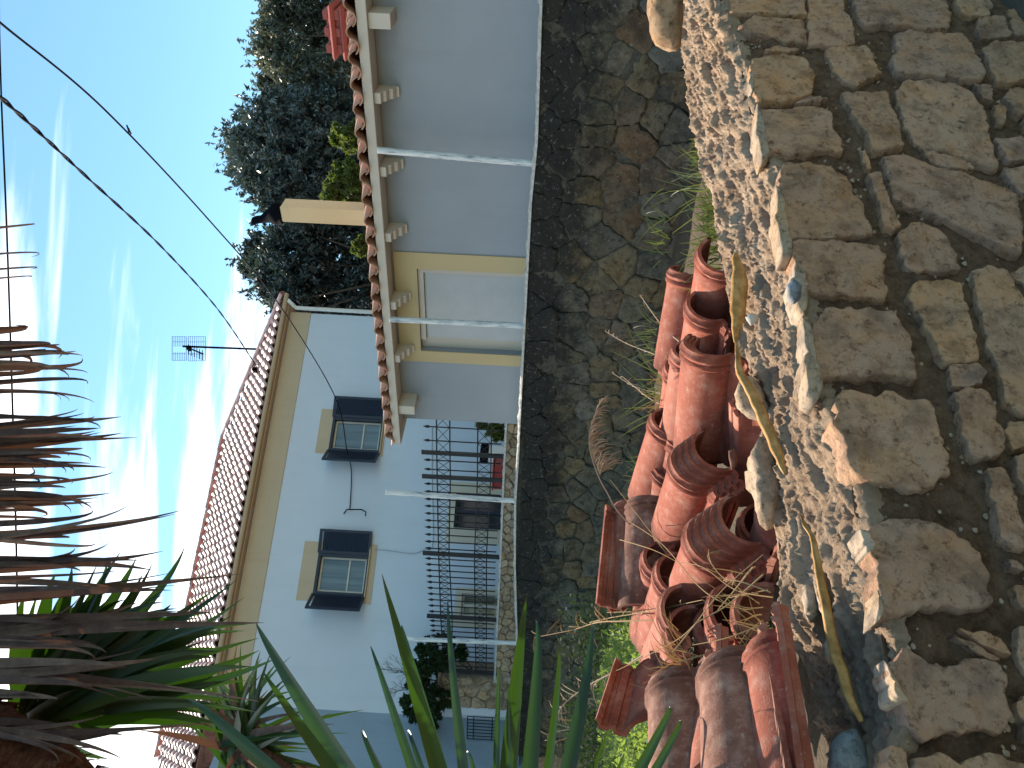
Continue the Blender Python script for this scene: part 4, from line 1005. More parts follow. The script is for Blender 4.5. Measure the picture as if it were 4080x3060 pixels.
# ================================================================== AERIAL AND CABLES
AN = -1.2
am0 = HF.px(1075, 1392, AN); am1 = HF.px(728, 1380, AN)
ant = thing('tv_aerial', 'grid television aerial on a tall thin mast above the house roof', 'aerial', tuple(HF.w(am0[0], AN, am0[1])))
MB().tube([HF.w(am0[0], AN, am0[1] - 0.5), HF.w(am1[0], AN, am1[1])], 0.026, 8).obj('mast', M['soot'], ant)
def hp_(x, y, o=AN - 0.05): a, z = HF.px(x, y, o); return HF.w(a, o, z)
g = MB()
for (x0, x1, y0, y1, nv, nh) in ((686, 742, 1341, 1436, 9, 4), (750, 818, 1341, 1438, 9, 4)):
    for k in range(nv): x = lerp(x0, x1, k / (nv - 1)); g.bar(hp_(x, y0), hp_(x, lerp(y0, y1, 0.42)), 0.006, 4); g.bar(hp_(x, lerp(y0, y1, 0.66)), hp_(x, y1), 0.006, 4)
    for k in range(nh): y = (y0, lerp(y0, y1, .22), lerp(y0, y1, .72), y1)[k]; g.bar(hp_(x0, y), hp_(x1, y), 0.008, 4)
    g.bar(hp_(x0, y0), hp_(x0, y1), 0.008, 4); g.bar(hp_(x1, y0), hp_(x1, y1), 0.008, 4)
g.obj('reflector', M['metal'], ant)
MB().bar(hp_(732, 1378, AN + 0.05), hp_(808, 1410, AN + 0.35), 0.020, 6).obj('boom', M['soot'], ant)
for k in range(6):
    x, y = lerp(752, 806, k / 5), lerp(1387, 1409, k / 5); e = MB(); o = lerp(AN + .1, AN + .35, k / 5)
    e.bar(hp_(x, y - 14, o), hp_(x, y + 26, o), 0.010, 5); e.obj('director', M['soot'], ant)
MB().box(HF, HF.px(750, 1390, AN)[0] - 0.05, HF.px(750, 1390, AN)[0] + 0.05, AN - 0.04, AN + 0.10, HF.px(762, 1390, AN)[1], HF.px(748, 1390, AN)[1], 0.01).obj('clamp', M['soot'], ant)
lamp = thing('junction_box', 'small dark junction box at the roof edge where the cable ends', 'junction box', tuple(hp_(1015, 1473, -0.6)))
MB().box(HF, HF.px(1015, 1466, -.6)[0], HF.px(1015, 1480, -.6)[0], -0.7, -0.55, HF.px(1024, 1473, -.6)[1], HF.px(1005, 1473, -.6)[1], 0.015).bar(hp_(1020, 1473, -0.62), hp_(1060, 1473, -0.62), 0.015).obj('case', M['soot'], lamp)
def spl(pts, n_=14):
    out = []
    for i in range(len(pts) - 1):
        p0, p1, p2, p3 = pts[max(i - 1, 0)], pts[i], pts[i + 1], pts[min(i + 2, len(pts) - 1)]
        for k in range(n_):
            t = k / n_; out.append(0.5 * ((2 * p1) + (p2 - p0) * t + (2 * p0 - 5 * p1 + 4 * p2 - p3) * t * t + (3 * p1 - p0 - 3 * p2 + p3) * t ** 3))
    return out + [pts[-1]]
w1 = spl([P(-320, -190, 4.6), P(0, 90, 6.2), P(420, 440, 8.2), P(840, 885, 10.8), P(1110, 1210, 13.2), P(1335, 1580, 15.9), hp_(1382, 1790, 0.25), hp_(1400, 1880, 0.10), hp_(1394, 2030, 0.04)])
tag(MB().tube(w1, 0.011, 5).obj('overhead_wire', M['cable'], smooth=True), 'thin black wire from the sky to a hook on the house wall', 'wire')
tag(MB().tube([P(515, 528, 8.75), P(505, 498, 8.7), P(512, 512, 8.72), P(522, 534, 8.8)], 0.009, 4).obj('wire_tie', M['cable']), 'little bent tie sticking up on the thin black wire', 'wire tie')
tw = spl([P(-160, 270, 3.4), P(0, 385, 4.6), P(330, 690, 7.4), P(650, 990, 11.0), P(870, 1235, 14.6), hp_(1000, 1425, -0.5), hp_(1027, 1470, -0.6)], 40)
st = MB()
for ph in (0, math.pi):
    pts = []
    for i, p in enumerate(tw):
        t = (tw[min(i + 1, len(tw) - 1)] - tw[max(i - 1, 0)]).normalized(); u = t.cross(V((0, 0, 1))).normalized(); v_ = u.cross(t)
        s_ = i * 0.42 + ph; pts.append(p + (u * math.cos(s_) + v_ * math.sin(s_)) * 0.0085)
    st.tube(pts, 0.0085, 5)
tag(st.obj('overhead_cable', M['cable'], smooth=True), 'twisted black service cable running down to the roof of the house', 'cable')
w3 = spl([P(-12, -300, 7.5), P(2, 300, 7.0), P(26, 900, 6.6), P(46, 1500, 6.3), P(64, 2150, 6.1), P(72, 2700, 6.0), P(80, 3400, 6.0)])
tag(MB().tube(w3, 0.008, 5).obj('overhead_wire', M['cable'], smooth=True), 'thin wire crossing high behind the hanging dry leaves', 'wire')
hk = [hp_(1370, 2046, 0.03), hp_(1382, 2030, 0.10), hp_(1390, 2030, 0.14), hp_(1440, 2030, 0.14), hp_(1458, 2040, 0.14), hp_(1456, 2056, 0.10)]
tag(MB().tube(hk, 0.014, 6).obj('wall_hook', M['cable'], smooth=True), 'bent metal hook fixed to the house wall between the upper windows', 'hook')
lc = spl([hp_(1490, 2190, 0.03), hp_(1540, 2192, 0.03), hp_(1640, 2205, 0.03), hp_(1690, 2190, 0.03), hp_(1725, 2160, 0.03), hp_(1722, 1900, 0.03), hp_(1722, 1700, 0.03)])
tag(MB().tube(lc, 0.007, 4).obj('wall_cable', M['metal'], smooth=True), 'thin grey cable drooping over the house wall below the left window', 'cable')

# ================================================================== THE HEAP OF ROOF TILES
TL, TRAD = 0.42, 0.085
def pile_tile_mesh(mat, seed, flip=True):
    """interlocking clay tile: round roll, flat pan with two small ribs, two collars at the head"""
    pr = []
    for k in range(11):
        an = math.pi * (1 - k / 10); pr.append((math.cos(an) * TRAD, math.sin(an) * TRAD * 0.92))
    pr += [(0.092, -0.004), (0.105, -0.006), (0.122, -0.006), (0.128, 0.004), (0.136, 0.004), (0.142, -0.006), (0.168, -0.006), (0.173, 0.010), (0.182, 0.012)]
    pr = [(-TRAD - 0.014, 0.012), (-TRAD - 0.010, 0.0)] + pr
    pr = [(-(x - 0.04), z) for x, z in pr][::-1] if flip else [(x - 0.04, z) for x, z in pr]         # the pan lies left of the roll, seen from the foot
    n_ = len(pr); th = 0.013; nor = []
    for i in range(n_):
        a, b = pr[max(i - 1, 0)], pr[min(i + 1, n_ - 1)]; t = V((b[0] - a[0], b[1] - a[1])).normalized(); nor.append(V((-t.y, t.x)))
    st = [0, 0.008, 0.016, 0.022, 0.028, 0.036, 0.044, 0.052, 0.058, 0.075, 0.14, 0.21, 0.28, 0.35, 0.405, 0.412, 0.42]
    bump = {0.016: 0.004, 0.022: 0.009, 0.028: 0.009, 0.036: 0.002, 0.044: 0.008, 0.052: 0.008, 0.058: 0.002}
    vs = []; rs = random.Random(seed)
    for y in st:
        bb = bump.get(y, 0.0); sc_ = 1.0 - 0.05 * (1 - y / TL)
        ring = []
        for (x, z), nn in zip(pr, nor): w = 1 + 0.002 * rs.uniform(-1, 1); ring.append(V((x * sc_ * w + nn.x * (th + bb), y, z * sc_ + nn.y * (th + bb) + 0.0008 * rs.uniform(-1, 1))))
        for (x, z), nn in list(zip(pr, nor))[::-1]: ring.append(V((x * sc_, y, z * sc_)))
        vs += ring
    k = 2 * n_; fs = []
    for s in range(len(st) - 1):
        for i in range(k): fs.append((s*k+i, s*k+(i+1) % k, (s+1)*k+(i+1) % k, (s+1)*k+i))
    e = (len(st) - 1) * k
    for i in range(n_ - 1): fs += [(i, i + 1, k - 2 - i, k - 1 - i), (e + k - 1 - i, e + k - 2 - i, e + i + 1, e + i)]
    me = bpy.data.meshes.new('pile_tile'); me.from_pydata([tuple(v) for v in vs], [], fs)
    bm = bmesh.new(); bm.from_mesh(me); bmesh.ops.recalc_face_normals(bm, faces=bm.faces); bm.to_mesh(me); bm.free()
    sm = [True] * len(me.polygons); me.polygons.foreach_set('use_smooth', sm); me.materials.append(mat)
    try: me.set_sharp_from_angle(angle=math.radians(38))
    except Exception: pass
    return me
tmesh = [pile_tile_mesh(M['tile'], s) for s in (1, 2)]; tmesh_old = pile_tile_mesh(M['tile_aged'], 3); tmesh_r = pile_tile_mesh(M['tile'], 4, False); tmesh_ro = pile_tile_mesh(M['tile_aged'], 5, False)
def place_tile(label, head, tail, d, roll, away=1, mesh_=None, lift=0.0, shift=0.0, up=None):
    """head and tail pixels of the roll; d = depth of the head; the tail is away (+1) or nearer (-1)"""
    p = P(head[0], head[1], d); r = ray(*tail)
    # |CAM + r t - p| = TL
    q = CAM - p; A = r.dot(r); B = 2 * q.dot(r); C_ = q.dot(q) - TL * TL; D = B * B - 4 * A * C_
    t = (-B + away * math.sqrt(D)) / (2 * A) if D > 0 else -B / (2 * A)
    y = (CAM + r * t - p).normalized()
    u = V(up) if up else V((0, 0, 1)); u = (u - y * u.dot(y)).normalized(); x = y.cross(u)
    Mx = Matrix((x, y, u)).transposed().to_4x4() @ Matrix.Rotation(math.radians(roll), 4, 'Y')
    Mx.translation = p
    Mx = Mx @ Matrix.Translation((0, shift, lift))
    o = inst('roof_tile', mesh_ or tmesh[rnd.randrange(2)], None, Mx)
    return tag(o, label, 'roof tile', 'old roof tiles heaped behind the near wall')
T = place_tile
CAMV = (0.15, -0.75, 0.65)
T('outermost of two nested tiles at the grassy end of the heap, its roll lit', (2770, 1085), (2705, 1480), 3.05, -14, 1)
T('inner of two nested tiles at the grassy end of the heap', (2770, 1085), (2705, 1480), 3.05, -14, 1, lift=-0.026, shift=0.03)
T('tile half buried under the cap behind the yellow dry strip', (2905, 1040), (2850, 1330), 2.66, -25, 1)
T('tile lying below the two nested end tiles, beside the near wall', (2855, 1240), (2800, 1560), 2.74, -20, 1)
T('topmost tile with open red end beside the wall, its roll half shaded', (2868, 1385), (2822, 1800), 2.50, -38, 1)
T('second tile nested under the open ended tile beside the wall', (2868, 1385), (2822, 1800), 2.5, -38, 1, lift=-0.021, shift=0.014)
T('third tile nested under the open ended tile beside the wall', (2868, 1385), (2822, 1800), 2.5, -38, 1, lift=-0.042, shift=0.028)
T('slim lit tile on the far side of the open ended tile', (2795, 1420), (2740, 1790), 2.80, -20, 1)
T('tile at the far side of the heap below the grass stalks', (2745, 1490), (2700, 1800), 3.05, -5, 1)
T('short lit tile whose dark mouth opens among the dry grass', (2698, 1705), (2600, 2010), 3.02, -18, 1)
T('tile tucked under the dark mouthed tile by the dry grass', (2730, 1740), (2650, 2040), 2.97, 0, 1, lift=-0.02)
T('big smooth lit tile in the middle of the heap', (2805, 1880), (2715, 2150), 2.50, -24, 1)
T('second of the nested middle tiles, its red rim showing', (2805, 1880), (2715, 2150), 2.5, -24, 1, lift=-0.022, shift=-0.016)
T('third of the nested middle tiles, its red rim showing', (2805, 1880), (2715, 2150), 2.5, -24, 1, lift=-0.044, shift=-0.032)
T('fourth of the nested middle tiles, lowest of that stack', (2805, 1880), (2715, 2150), 2.5, -24, 1, lift=-0.066, shift=-0.048)
T('front tile of the wavy stack of five, its roll lit from above', (2880, 2190), (2775, 2445), 2.26, -22, 1)
T('second tile of the wavy stack of five', (2880, 2190), (2775, 2445), 2.26, -22, 1, lift=-0.022, shift=-0.018)
T('third tile of the wavy stack of five', (2880, 2190), (2775, 2445), 2.26, -22, 1, lift=-0.044, shift=-0.036)
T('fourth tile of the wavy stack of five', (2880, 2190), (2775, 2445), 2.26, -22, 1, lift=-0.066, shift=-0.054)
T('last tile of the wavy stack of five, nearest the wall', (2880, 2190), (2775, 2445), 2.26, -22, 1, lift=-0.088, shift=-0.07)
T('dark ribbed tile edge at the far side of the upright trio', (2535, 2045), (2515, 2440), 3.14, -50, -1, tmesh_r, up=CAMV)
T('narrow lit tile with collars in the middle of the upright trio', (2562, 2010), (2545, 2430), 3.10, 14, -1, tmesh[0], up=CAMV)
T('wide mottled tile with collars, nearest of the upright trio', (2622, 2000), (2600, 2430), 3.0, 6, -1, tmesh_old, up=CAMV)
T('tile with curved open mouth below the upright trio', (2722, 2325), (2630, 2600), 2.55, 0, 1)
T('lower open mouthed tile among crossing dry stalks', (2745, 2480), (2650, 2700), 2.32, 6, 1)
T('large mottled tile with flat back in the left foreground', (2965, 2650), (3040, 3300), 1.80, 22, -1, tmesh_old, up=CAMV)
T('tall tile with lichen roll left of the large mottled one', (2740, 2710), (2790, 3330), 2.08, 18, -1, tmesh_old, up=CAMV)
T('smooth pink tile lying along the foot of the wall at the left', (3128, 2570), (3240, 3330), 1.70, 12, -1)
T('pale dusty tile leaning behind the large mottled one', (2945, 2480), (2880, 2740), 2.12, 12, 1)
T('ribbed tile edge behind the ground cover at the left', (2600, 2700), (2560, 2960), 2.55, -78, -1, tmesh_r, up=CAMV)
T('upturned dark red tile in the shade against the wall', (2960, 1700), (2965, 2060), 2.34, 172, 1)
T('tile in deep shade under the wavy stack by the wall', (2985, 2030), (2900, 2330), 2.18, 20, 1, lift=-0.11)
T('tile wedged deep between the middle stack and the trio', (2700, 2120), (2660, 2420), 2.78, 20, 1)
T('deep tile under the large mottled one at the left edge', (2860, 2660), (2850, 3090), 2.10, 10, -1, lift=-0.03)
T('buried tile below the middle of the heap', (2830, 2520), (2800, 2900), 2.25, 5, 1, lift=-0.05)
T('narrow lit tile between the open mouths and the trio', (2660, 2260), (2600, 2560), 2.72, 5, 1)
T('tile lying low between the lichen roll and the open mouths', (2760, 2560), (2690, 2820), 2.28, 18, 1)
T('thin tile edge showing under the pale dusty tile', (3000, 2470), (2950, 2760), 2.04, 24, 1, lift=-0.03)
T('slim far tile along the back of the heap above the plume', (2680, 1880), (2600, 2140), 3.08, 0, 1, lift=-0.01)
T('tile filling the hollow between the wavy stack and the wall', (3000, 2120), (2930, 2450), 2.33, 8, 1, lift=-0.05)
T('buried tile under the lit slim tile of the heap', (2800, 1560), (2760, 1900), 2.76, 5, 1, lift=-0.06)

# ================================================================== LOOSE STONES, CANE STRIPS
def rock(name, label, px_poly, d0, d1, mat, cat='stone', sub=3, rough=0.10, depth=None, seed=1):
    """a rounded stone filling the pixel outline, between depth d0 (near) and d1"""
    dm = (d0 + d1) / 2; pts = [P(x, y, dm) for x, y in px_poly]; c = sum(pts, V((0, 0, 0))) / len(pts)
    ux = (ray(*px_poly[0]) - ray(*px_poly[len(px_poly)//2])); fwd = (c - CAM).normalized()
    ex = IMG_RT - fwd * IMG_RT.dot(fwd); ex.normalize(); ey = fwd.cross(ex)
    loc = [((p - c).dot(ex), (p - c).dot(ey)) for p in pts]
    b = resample(loc, 28); half = (d1 - d0) / 2; vs = []; fs = []; nb = len(b)
    lv = [(-1, 0.0), (-0.95, 0.5), (-0.85, 0.80), (-0.55, 0.97), (0, 1.0), (0.55, 0.95), (0.9, 0.7), (1.0, 0.0)]
    for h, s in lv:
        for p in b:
            q = c + ex * p.x * s + ey * p.y * s + fwd * h * half
            n3 = fbm(q * 14 + V((seed, 0, 0)), 3) * rough * 0.12 + fbm(q * 55, 3) * rough * 0.04
            vs.append(q + (q - c).normalized() * n3)
    for k in range(len(lv) - 1):
        for i in range(nb): fs.append((k*nb+i, k*nb+(i+1) % nb, (k+1)*nb+(i+1) % nb, (k+1)*nb+i))
    me = mesh(name, vs, fs, mat, True); bm = bmesh.new(); bm.from_mesh(me); bmesh.ops.remove_doubles(bm, verts=bm.verts, dist=1e-5); bmesh.ops.recalc_face_normals(bm, faces=bm.faces); bm.to_mesh(me); bm.free()
    return tag(put(bpy.data.objects.new(name, me)), label, cat)
rock('loose_stone', 'thick brown slab of stone lying on the right end of the near wall', [(2588, -140), (2586, 60), (2592, 140), (2612, 180), (2650, 205), (2690, 210), (2712, 190), (2718, 120), (2722, 0), (2720, -140)], 2.62, 2.98, M['brown_stone'], rough=0.12, seed=2)
rock('loose_stone', 'flat grey stone leaning under the long cane strip', [(2945, 1520), (2990, 1500), (3040, 1545), (3075, 1640), (3060, 1690), (2990, 1660), (2940, 1630), (2930, 1570)], 2.12, 2.22, M['loose_stone'], seed=3)
rock('loose_stone', 'pale rough stone behind the wall cap beside the upturned tile', [(2985, 1830), (3010, 1765), (3060, 1755), (3095, 1800), (3120, 1900), (3110, 2010), (3070, 2090), (3030, 2080), (3000, 1980), (2980, 1900)], 1.98, 2.12, M['loose_stone'], rough=0.22, seed=4)
rock('loose_stone', 'pale pebble wedged under the lower cane strip', [(3235, 2310), (3260, 2270), (3290, 2330), (3320, 2420), (3310, 2480), (3270, 2440)], 1.62, 1.70, M['loose_stone'], seed=5)
rock('loose_stone', 'small round stone beside the lower cane strip', [(3275, 2570), (3300, 2540), (3330, 2580), (3335, 2640), (3300, 2645), (3278, 2620)], 1.52, 1.60, M['loose_stone'], seed=6)
rock('loose_stone', 'squarish tan stone set in the cap above the lower cane', [(3200, 2350), (3215, 2335), (3260, 2350), (3265, 2450), (3230, 2490), (3205, 2460)], 1.66, 1.76, M['loose_stone'], seed=7)
rock('loose_stone', 'smooth blue grey stone at the lower left end of the wall', [(3305, 2970), (3340, 2920), (3410, 2895), (3450, 2960), (3470, 3060), (3450, 3160), (3340, 3160), (3300, 3060)], 1.36, 1.50, M['blue_stone'], rough=0.05, seed=8)
rock('loose_stone', 'dark blue stone between the cap and the face near the wall middle', [(3135, 1140), (3165, 1115), (3195, 1140), (3190, 1190), (3160, 1215), (3138, 1190)], 1.72, 1.80, M['blue_stone'], rough=0.05, seed=9)
rock('loose_stone', 'small dark tile shard between the upturned tile and pale stone', [(2905, 1805), (2925, 1800), (2930, 1870), (2912, 1878)], 2.25, 2.30, M['tile_aged'], seed=10)
rock('loose_stone', 'tiny white chip of plaster lying in the cap rubble', [(2975, 1265), (3000, 1252), (3018, 1275), (2992, 1288)], 2.02, 2.05, M['rim'], seed=11)
def strip(label, pts, widths, mat, curl=0.35, name='cane_strip', cat='dry leaf'):
    c = spl([P(*p) for p in pts], 10); vs = []; fs = []; n_ = len(c)
    for i, p in enumerate(c):
        t = (c[min(i + 1, n_ - 1)] - c[max(i - 1, 0)]).normalized(); view = (CAM - p).normalized()
        sd_ = t.cross(view).normalized(); w = interp(np.linspace(0, 1, len(widths)), widths, i / (n_ - 1)); nr = sd_.cross(t)
        for k in range(5):
            s = (k - 2) / 2; vs.append(p + sd_ * s * w * 0.5 - nr * (s * s) * w * curl + nr * (0.004 + (0.003 if k in (1, 3) else 0.0)) + V((noise.noise(p * 30), noise.noise(p * 30 + V((9, 0, 0))), noise.noise(p * 30 + V((0, 9, 0))))) * 0.004)
    k5 = 5
    for i in range(n_ - 1):
        for k in range(4): fs.append((i*5+k, i*5+k+1, i*5+6+k, i*5+5+k))
    nv = len(vs)
    o = obj(name, vs, fs, mat, None, True)
    sm = o.modifiers.new('thickness', 'SOLIDIFY'); sm.thickness = 0.0018
    return tag(o, label, cat)
strip('broad yellow dry leaf sheath at the back edge of the wall cap', [(2930, 1010, 2.36), (2945, 1120, 2.30), (2940, 1240, 2.26), (2930, 1370, 2.22)], [0.012, 0.050, 0.046, 0.008], M['cane'], 0.12)
strip('long golden cane leaf bent over the middle of the wall cap', [(2935, 1370, 2.20), (2945, 1470, 2.12), (2990, 1560, 2.02), (3050, 1690, 1.93), (3095, 1800, 1.87), (3130, 1895, 1.83)], [0.006, 0.022, 0.024, 0.030, 0.026, 0.006], M['cane'], 0.2)
strip('straight golden cane leaf across the shaded end of the wall cap', [(3190, 2060, 1.70), (3245, 2170, 1.61), (3275, 2350, 1.55), (3320, 2560, 1.48), (3375, 2740, 1.41), (3425, 2880, 1.37)], [0.004, 0.013, 0.019, 0.022, 0.020, 0.008], M['cane'], 0.2)

# ================================================================== GRASSES AND STALKS
def tuft(name, label, base, d, n_, reach, lean, mat, w=0.004, seed=0, spread=0.05, cat='grass tuft', kind=None):
    rs = random.Random(seed); b = P(base[0], base[1], d); vs = []; fs = []
    for i in range(n_):
        p = b + V((rs.gauss(0, spread), rs.gauss(0, spread), rs.uniform(-0.03, 0.0)))
        L = reach * rs.uniform(0.45, 1.0); ln = V((lean[0] + rs.gauss(0, 0.45), lean[1] + rs.gauss(0, 0.45), 1)).normalized()
        q = p + ln * L * 0.6; e = p + ln * L + V((rs.gauss(0, 0.2) * L + lean[0] * 0.3 * L, rs.gauss(0, 0.2) * L, -abs(rs.gauss(0, 0.14)) * L))
        c = bez(p, q, e, 6); k = len(vs)
        for j, x in enumerate(c):
            ww = w * (1 - j / 6.0) ** 0.7 * 0.5 + 0.0004; sd_ = (c[min(j + 1, 6)] - c[max(j - 1, 0)]).cross(CAM - x).normalized()
            vs += [x - sd_ * ww, x + sd_ * ww]
        for j in range(6): fs.append((k+2*j, k+2*j+1, k+2*j+3, k+2*j+2))
    return tag(obj(name, vs, fs, mat), label, cat, kind=kind)
tuft('grass_tuft', 'green grass tuft at the back edge of the wall, right of the heap', (2850, 1000), 2.95, 40, 0.20, (-0.3, 0), M['grass'], 0.005, 1)
tuft('grass_tuft', 'loose green grass with long bent blades farther along the wall back', (2815, 740), 3.15, 26, 0.26, (0.1, 0), M['grass'], 0.004, 2, 0.07)
tuft('grass_tuft', 'fine green herb clump between the two grass tufts', (2835, 860), 3.10, 120, 0.09, (0, 0), M['grass'], 0.006, 3, 0.06, kind='stuff')
tuft('grass_tuft', 'small sunlit herb clump low behind the cap', (2800, 620), 3.30, 60, 0.10, (0, 0), M['grass'], 0.005, 8, 0.04)
tuft('grass_tuft', 'yellowing grass tuft at the back of the heap below the dark wall', (2740, 1590), 3.25, 60, 0.26, (0.1, 0), M['straw'], 0.004, 4, 0.05)
tuft('grass_tuft', 'thin grey green stalks behind the heap', (2700, 1560), 3.35, 28, 0.36, (0.15, 0), M['grass'], 0.004, 5, 0.06)
tuft('grass_tuft', 'small dry tuft beside the dark mouthed tile', (2660, 1760), 3.3, 30, 0.16, (0, 0), M['straw'], 0.004, 6, 0.05)
tuft('grass_tuft', 'rusty dry tuft hanging over the left front tiles', (2690, 2640), 2.25, 36, 0.16, (0.35, -0.3), M['straw'], 0.003, 7, 0.05)
tuft('grass_tuft', 'straw tangle caught between wavy stack and wall', (2990, 2420), 2.02, 22, 0.15, (0.1, 0.0), M['straw'], 0.0025, 9, 0.06)
tuft('grass_tuft', 'straw tangle above the large mottled tile', (3010, 2560), 1.94, 18, 0.12, (-0.2, 0.2), M['straw'], 0.0025, 10, 0.05)
for i, (bx, by, d, L, lb) in enumerate(((2640, 900, 6.9, 0.5, 'dry weeds at the foot of the dark wall near the green grass'), (2600, 1350, 8.3, 0.5, 'dry weeds at the foot of the dark wall behind the forked stalk'), (2560, 1900, 9.6, 0.55, 'dry weeds at the foot of the dark wall behind the reed plume'), (2500, 2250, 10.2, 0.6, 'dry weeds at the foot of the small stoned wall'))):
    tuft('dry_weed', lb, (bx, by), d, 24, L * 0.7, (0, 0), M['grass'], 0.008, 50 + i, 0.16, cat='weed', kind='stuff')
def stalk(label, pts, r, mat, heads=0, seed=0, head_len=0.05, branch=0.0, name='dry_stalk', cat='dry stalk'):
    rs = random.Random(seed); c = spl([P(*p) for p in pts], 8); mb = MB(); mb.tube(c, [lerp(r, r * 0.45, i / (len(c) - 1)) for i in range(len(c))], 4)
    root = obj(name, mb.v, mb.f, mat); tag(root, label, cat)
    if heads:
        h = MB()
        for i in range(heads):
            k = int(lerp(len(c) * 0.35, len(c) - 1, i / max(1, heads - 1))); p = c[k]; t = (c[min(k + 1, len(c) - 1)] - c[max(k - 2, 0)]).normalized()
            dvec = (t * 0.6 + V((rs.gauss(0, .5), rs.gauss(0, .5), rs.gauss(0, .5)))).normalized(); L = head_len * rs.uniform(.5, 1.1)
            h.tube(bez(p, p + dvec * L * .6, p + dvec * L + V((0, 0, -L * 0.25)), 3), [r * .6, r * .6, r * .8, r * .25], 3)
        tag(h.obj('seed_head', mat, root), kind='stuff')
    return root
stalk('long straw stalk rising from the heap across the dark wall', [(2760, 1500, 3.0), (2650, 1430, 3.2), (2500, 1370, 3.4), (2412, 1320, 3.5)], 0.003, M['pink_straw'], 14, 1, 0.02)
stalk('straw stalk rising to a fork in front of the dark wall', [(2730, 1380, 3.0), (2640, 1300, 3.2), (2550, 1175, 3.4)], 0.003, M['pink_straw'], 10, 2, 0.02)
stalk('thin straw stalk leaning right over the tufts', [(2740, 1620, 3.1), (2640, 1570, 3.3), (2540, 1545, 3.4), (2446, 1490, 3.5)], 0.003, M['pink_straw'], 10, 3, 0.03)
stalk('thin grey stalk low across the dark wall', [(2720, 1640, 3.1), (2600, 1595, 3.3), (2480, 1500, 3.5)], 0.003, M['pink_straw'], 8, 4, 0.03)
plume = stalk('feathery reed plume standing before the dark wall', [(2700, 2270, 2.9), (2480, 2060, 2.95), (2420, 1965, 2.98), (2385, 1900, 3.0), (2352, 1800, 3.0), (2350, 1720, 3.0), (2375, 1640, 3.0), (2398, 1595, 3.0)], 0.0035, M['pink_straw'], 0, 5, name='reed_plume', cat='reed')
h = MB(); rs = random.Random(21); cpl = spl([P(2390, 1890, 3.0), P(2352, 1800, 3.0), P(2350, 1720, 3.0), P(2372, 1645, 3.0), P(2398, 1595, 3.0)], 14)
for i in range(120):
    k = int((rs.random() ** 1.5) * (len(cpl) - 1)); p = cpl[k]; L = lerp(0.10, 0.03, k / len(cpl)) * rs.uniform(.6, 1.2)
    e = p - IMG_UP * 0 + IMG_RT * L * rs.uniform(.2, 1.0) + IMG_UP * L * rs.uniform(.2, .8) + FWD * rs.gauss(0, .02)
    h.tube(bez(p, lerp(p, e, .5) + IMG_UP * L * .3, e, 3), [.0012, .0015, .002, .0008], 3)
tag(h.obj('plume', M['pink_straw'], plume), kind='stuff')
X = [((2700,2270,2.7),(2600,2130,2.75),(2500,2000,2.8),(2430,1910,2.85)), ((2960,2440,2.1),(2800,2350,2.2),(2640,2170,2.4),(2510,2080,2.6)), ((2470,2150,2.8),(2600,2190,2.6),(2700,2240,2.5)),
     ((3040,2290,2.0),(2900,2410,2.05),(2780,2480,2.1),(2680,2560,2.2),(2420,2690,2.5)), ((2420,2440,2.9),(2650,2430,2.6),(2860,2390,2.2),(3060,2350,1.95)), ((3080,2380,1.9),(2930,2350,2.0),(2800,2260,2.1),(2700,2240,2.2)),
     ((2680,2600,2.1),(2760,2500,2.1),(2880,2350,2.05),(3040,2210,2.0)), ((2700,2580,2.1),(2800,2620,2.05),(2930,2640,2.0)), ((2720,2600,2.05),(2790,2760,2.0),(2850,2860,1.95)), ((2350,2480,3.0),(2440,2460,2.8),(2560,2440,2.6),(2800,2390,2.2)),
     ((3070,2360,1.9),(2960,2320,1.95),(2880,2300,2.0),(2820,2220,2.05),(2840,2200,2.05)), ((3000,2260,1.95),(2920,2360,2.0),(2860,2430,2.05)), ((2700,2640,2.05),(2850,2600,2.0),(3050,2590,1.9)), ((3060,2480,1.88),(2900,2540,1.95),(2760,2570,2.05))]
names_ = ['long straw stalk leaning left across the upright trio of tiles', 'straw stalk running from the wall over the wavy stack', 'short pale straw lying on the top of the upright trio', 'bleached stalk crossing the whole lower heap', 'reddish stalk lying flat under the wavy stack', 'curled straw over the roll of the wavy stack', 'stalk rising steeply from the lower tiles to the wall',
          'straw lying level over the lower mouths', 'dark stalk dropping in front of the lichen roll', 'branching dead stem at the left of the upright trio', 'curly dead tendril on the wavy stack', 'short straw leaning on the wall side of the wavy stack', 'straw lying over the large mottled tile', 'straw bent across the pale dusty tile']
for i, (pts, nm) in enumerate(zip(X, names_)): stalk(nm, pts, 0.0022, M['straw'], 7 if i in (9, 10) else 0, 40 + i, 0.04)
stalk('dead branching stem before the dark wall at the left', [(2640, 2470, 2.5), (2480, 2475, 2.7), (2380, 2480, 2.9), (2280, 2510, 3.1), (2130, 2540, 3.3)], 0.004, M['straw'], 16, 60, 0.10)
stalk('bare dead stem leaning over the ground cover', [(2640, 2560, 2.5), (2480, 2660, 2.7), (2330, 2740, 2.9), (2230, 2830, 3.0), (2200, 2960, 3.0)], 0.003, M['pink_straw'], 40, 61, 0.09)
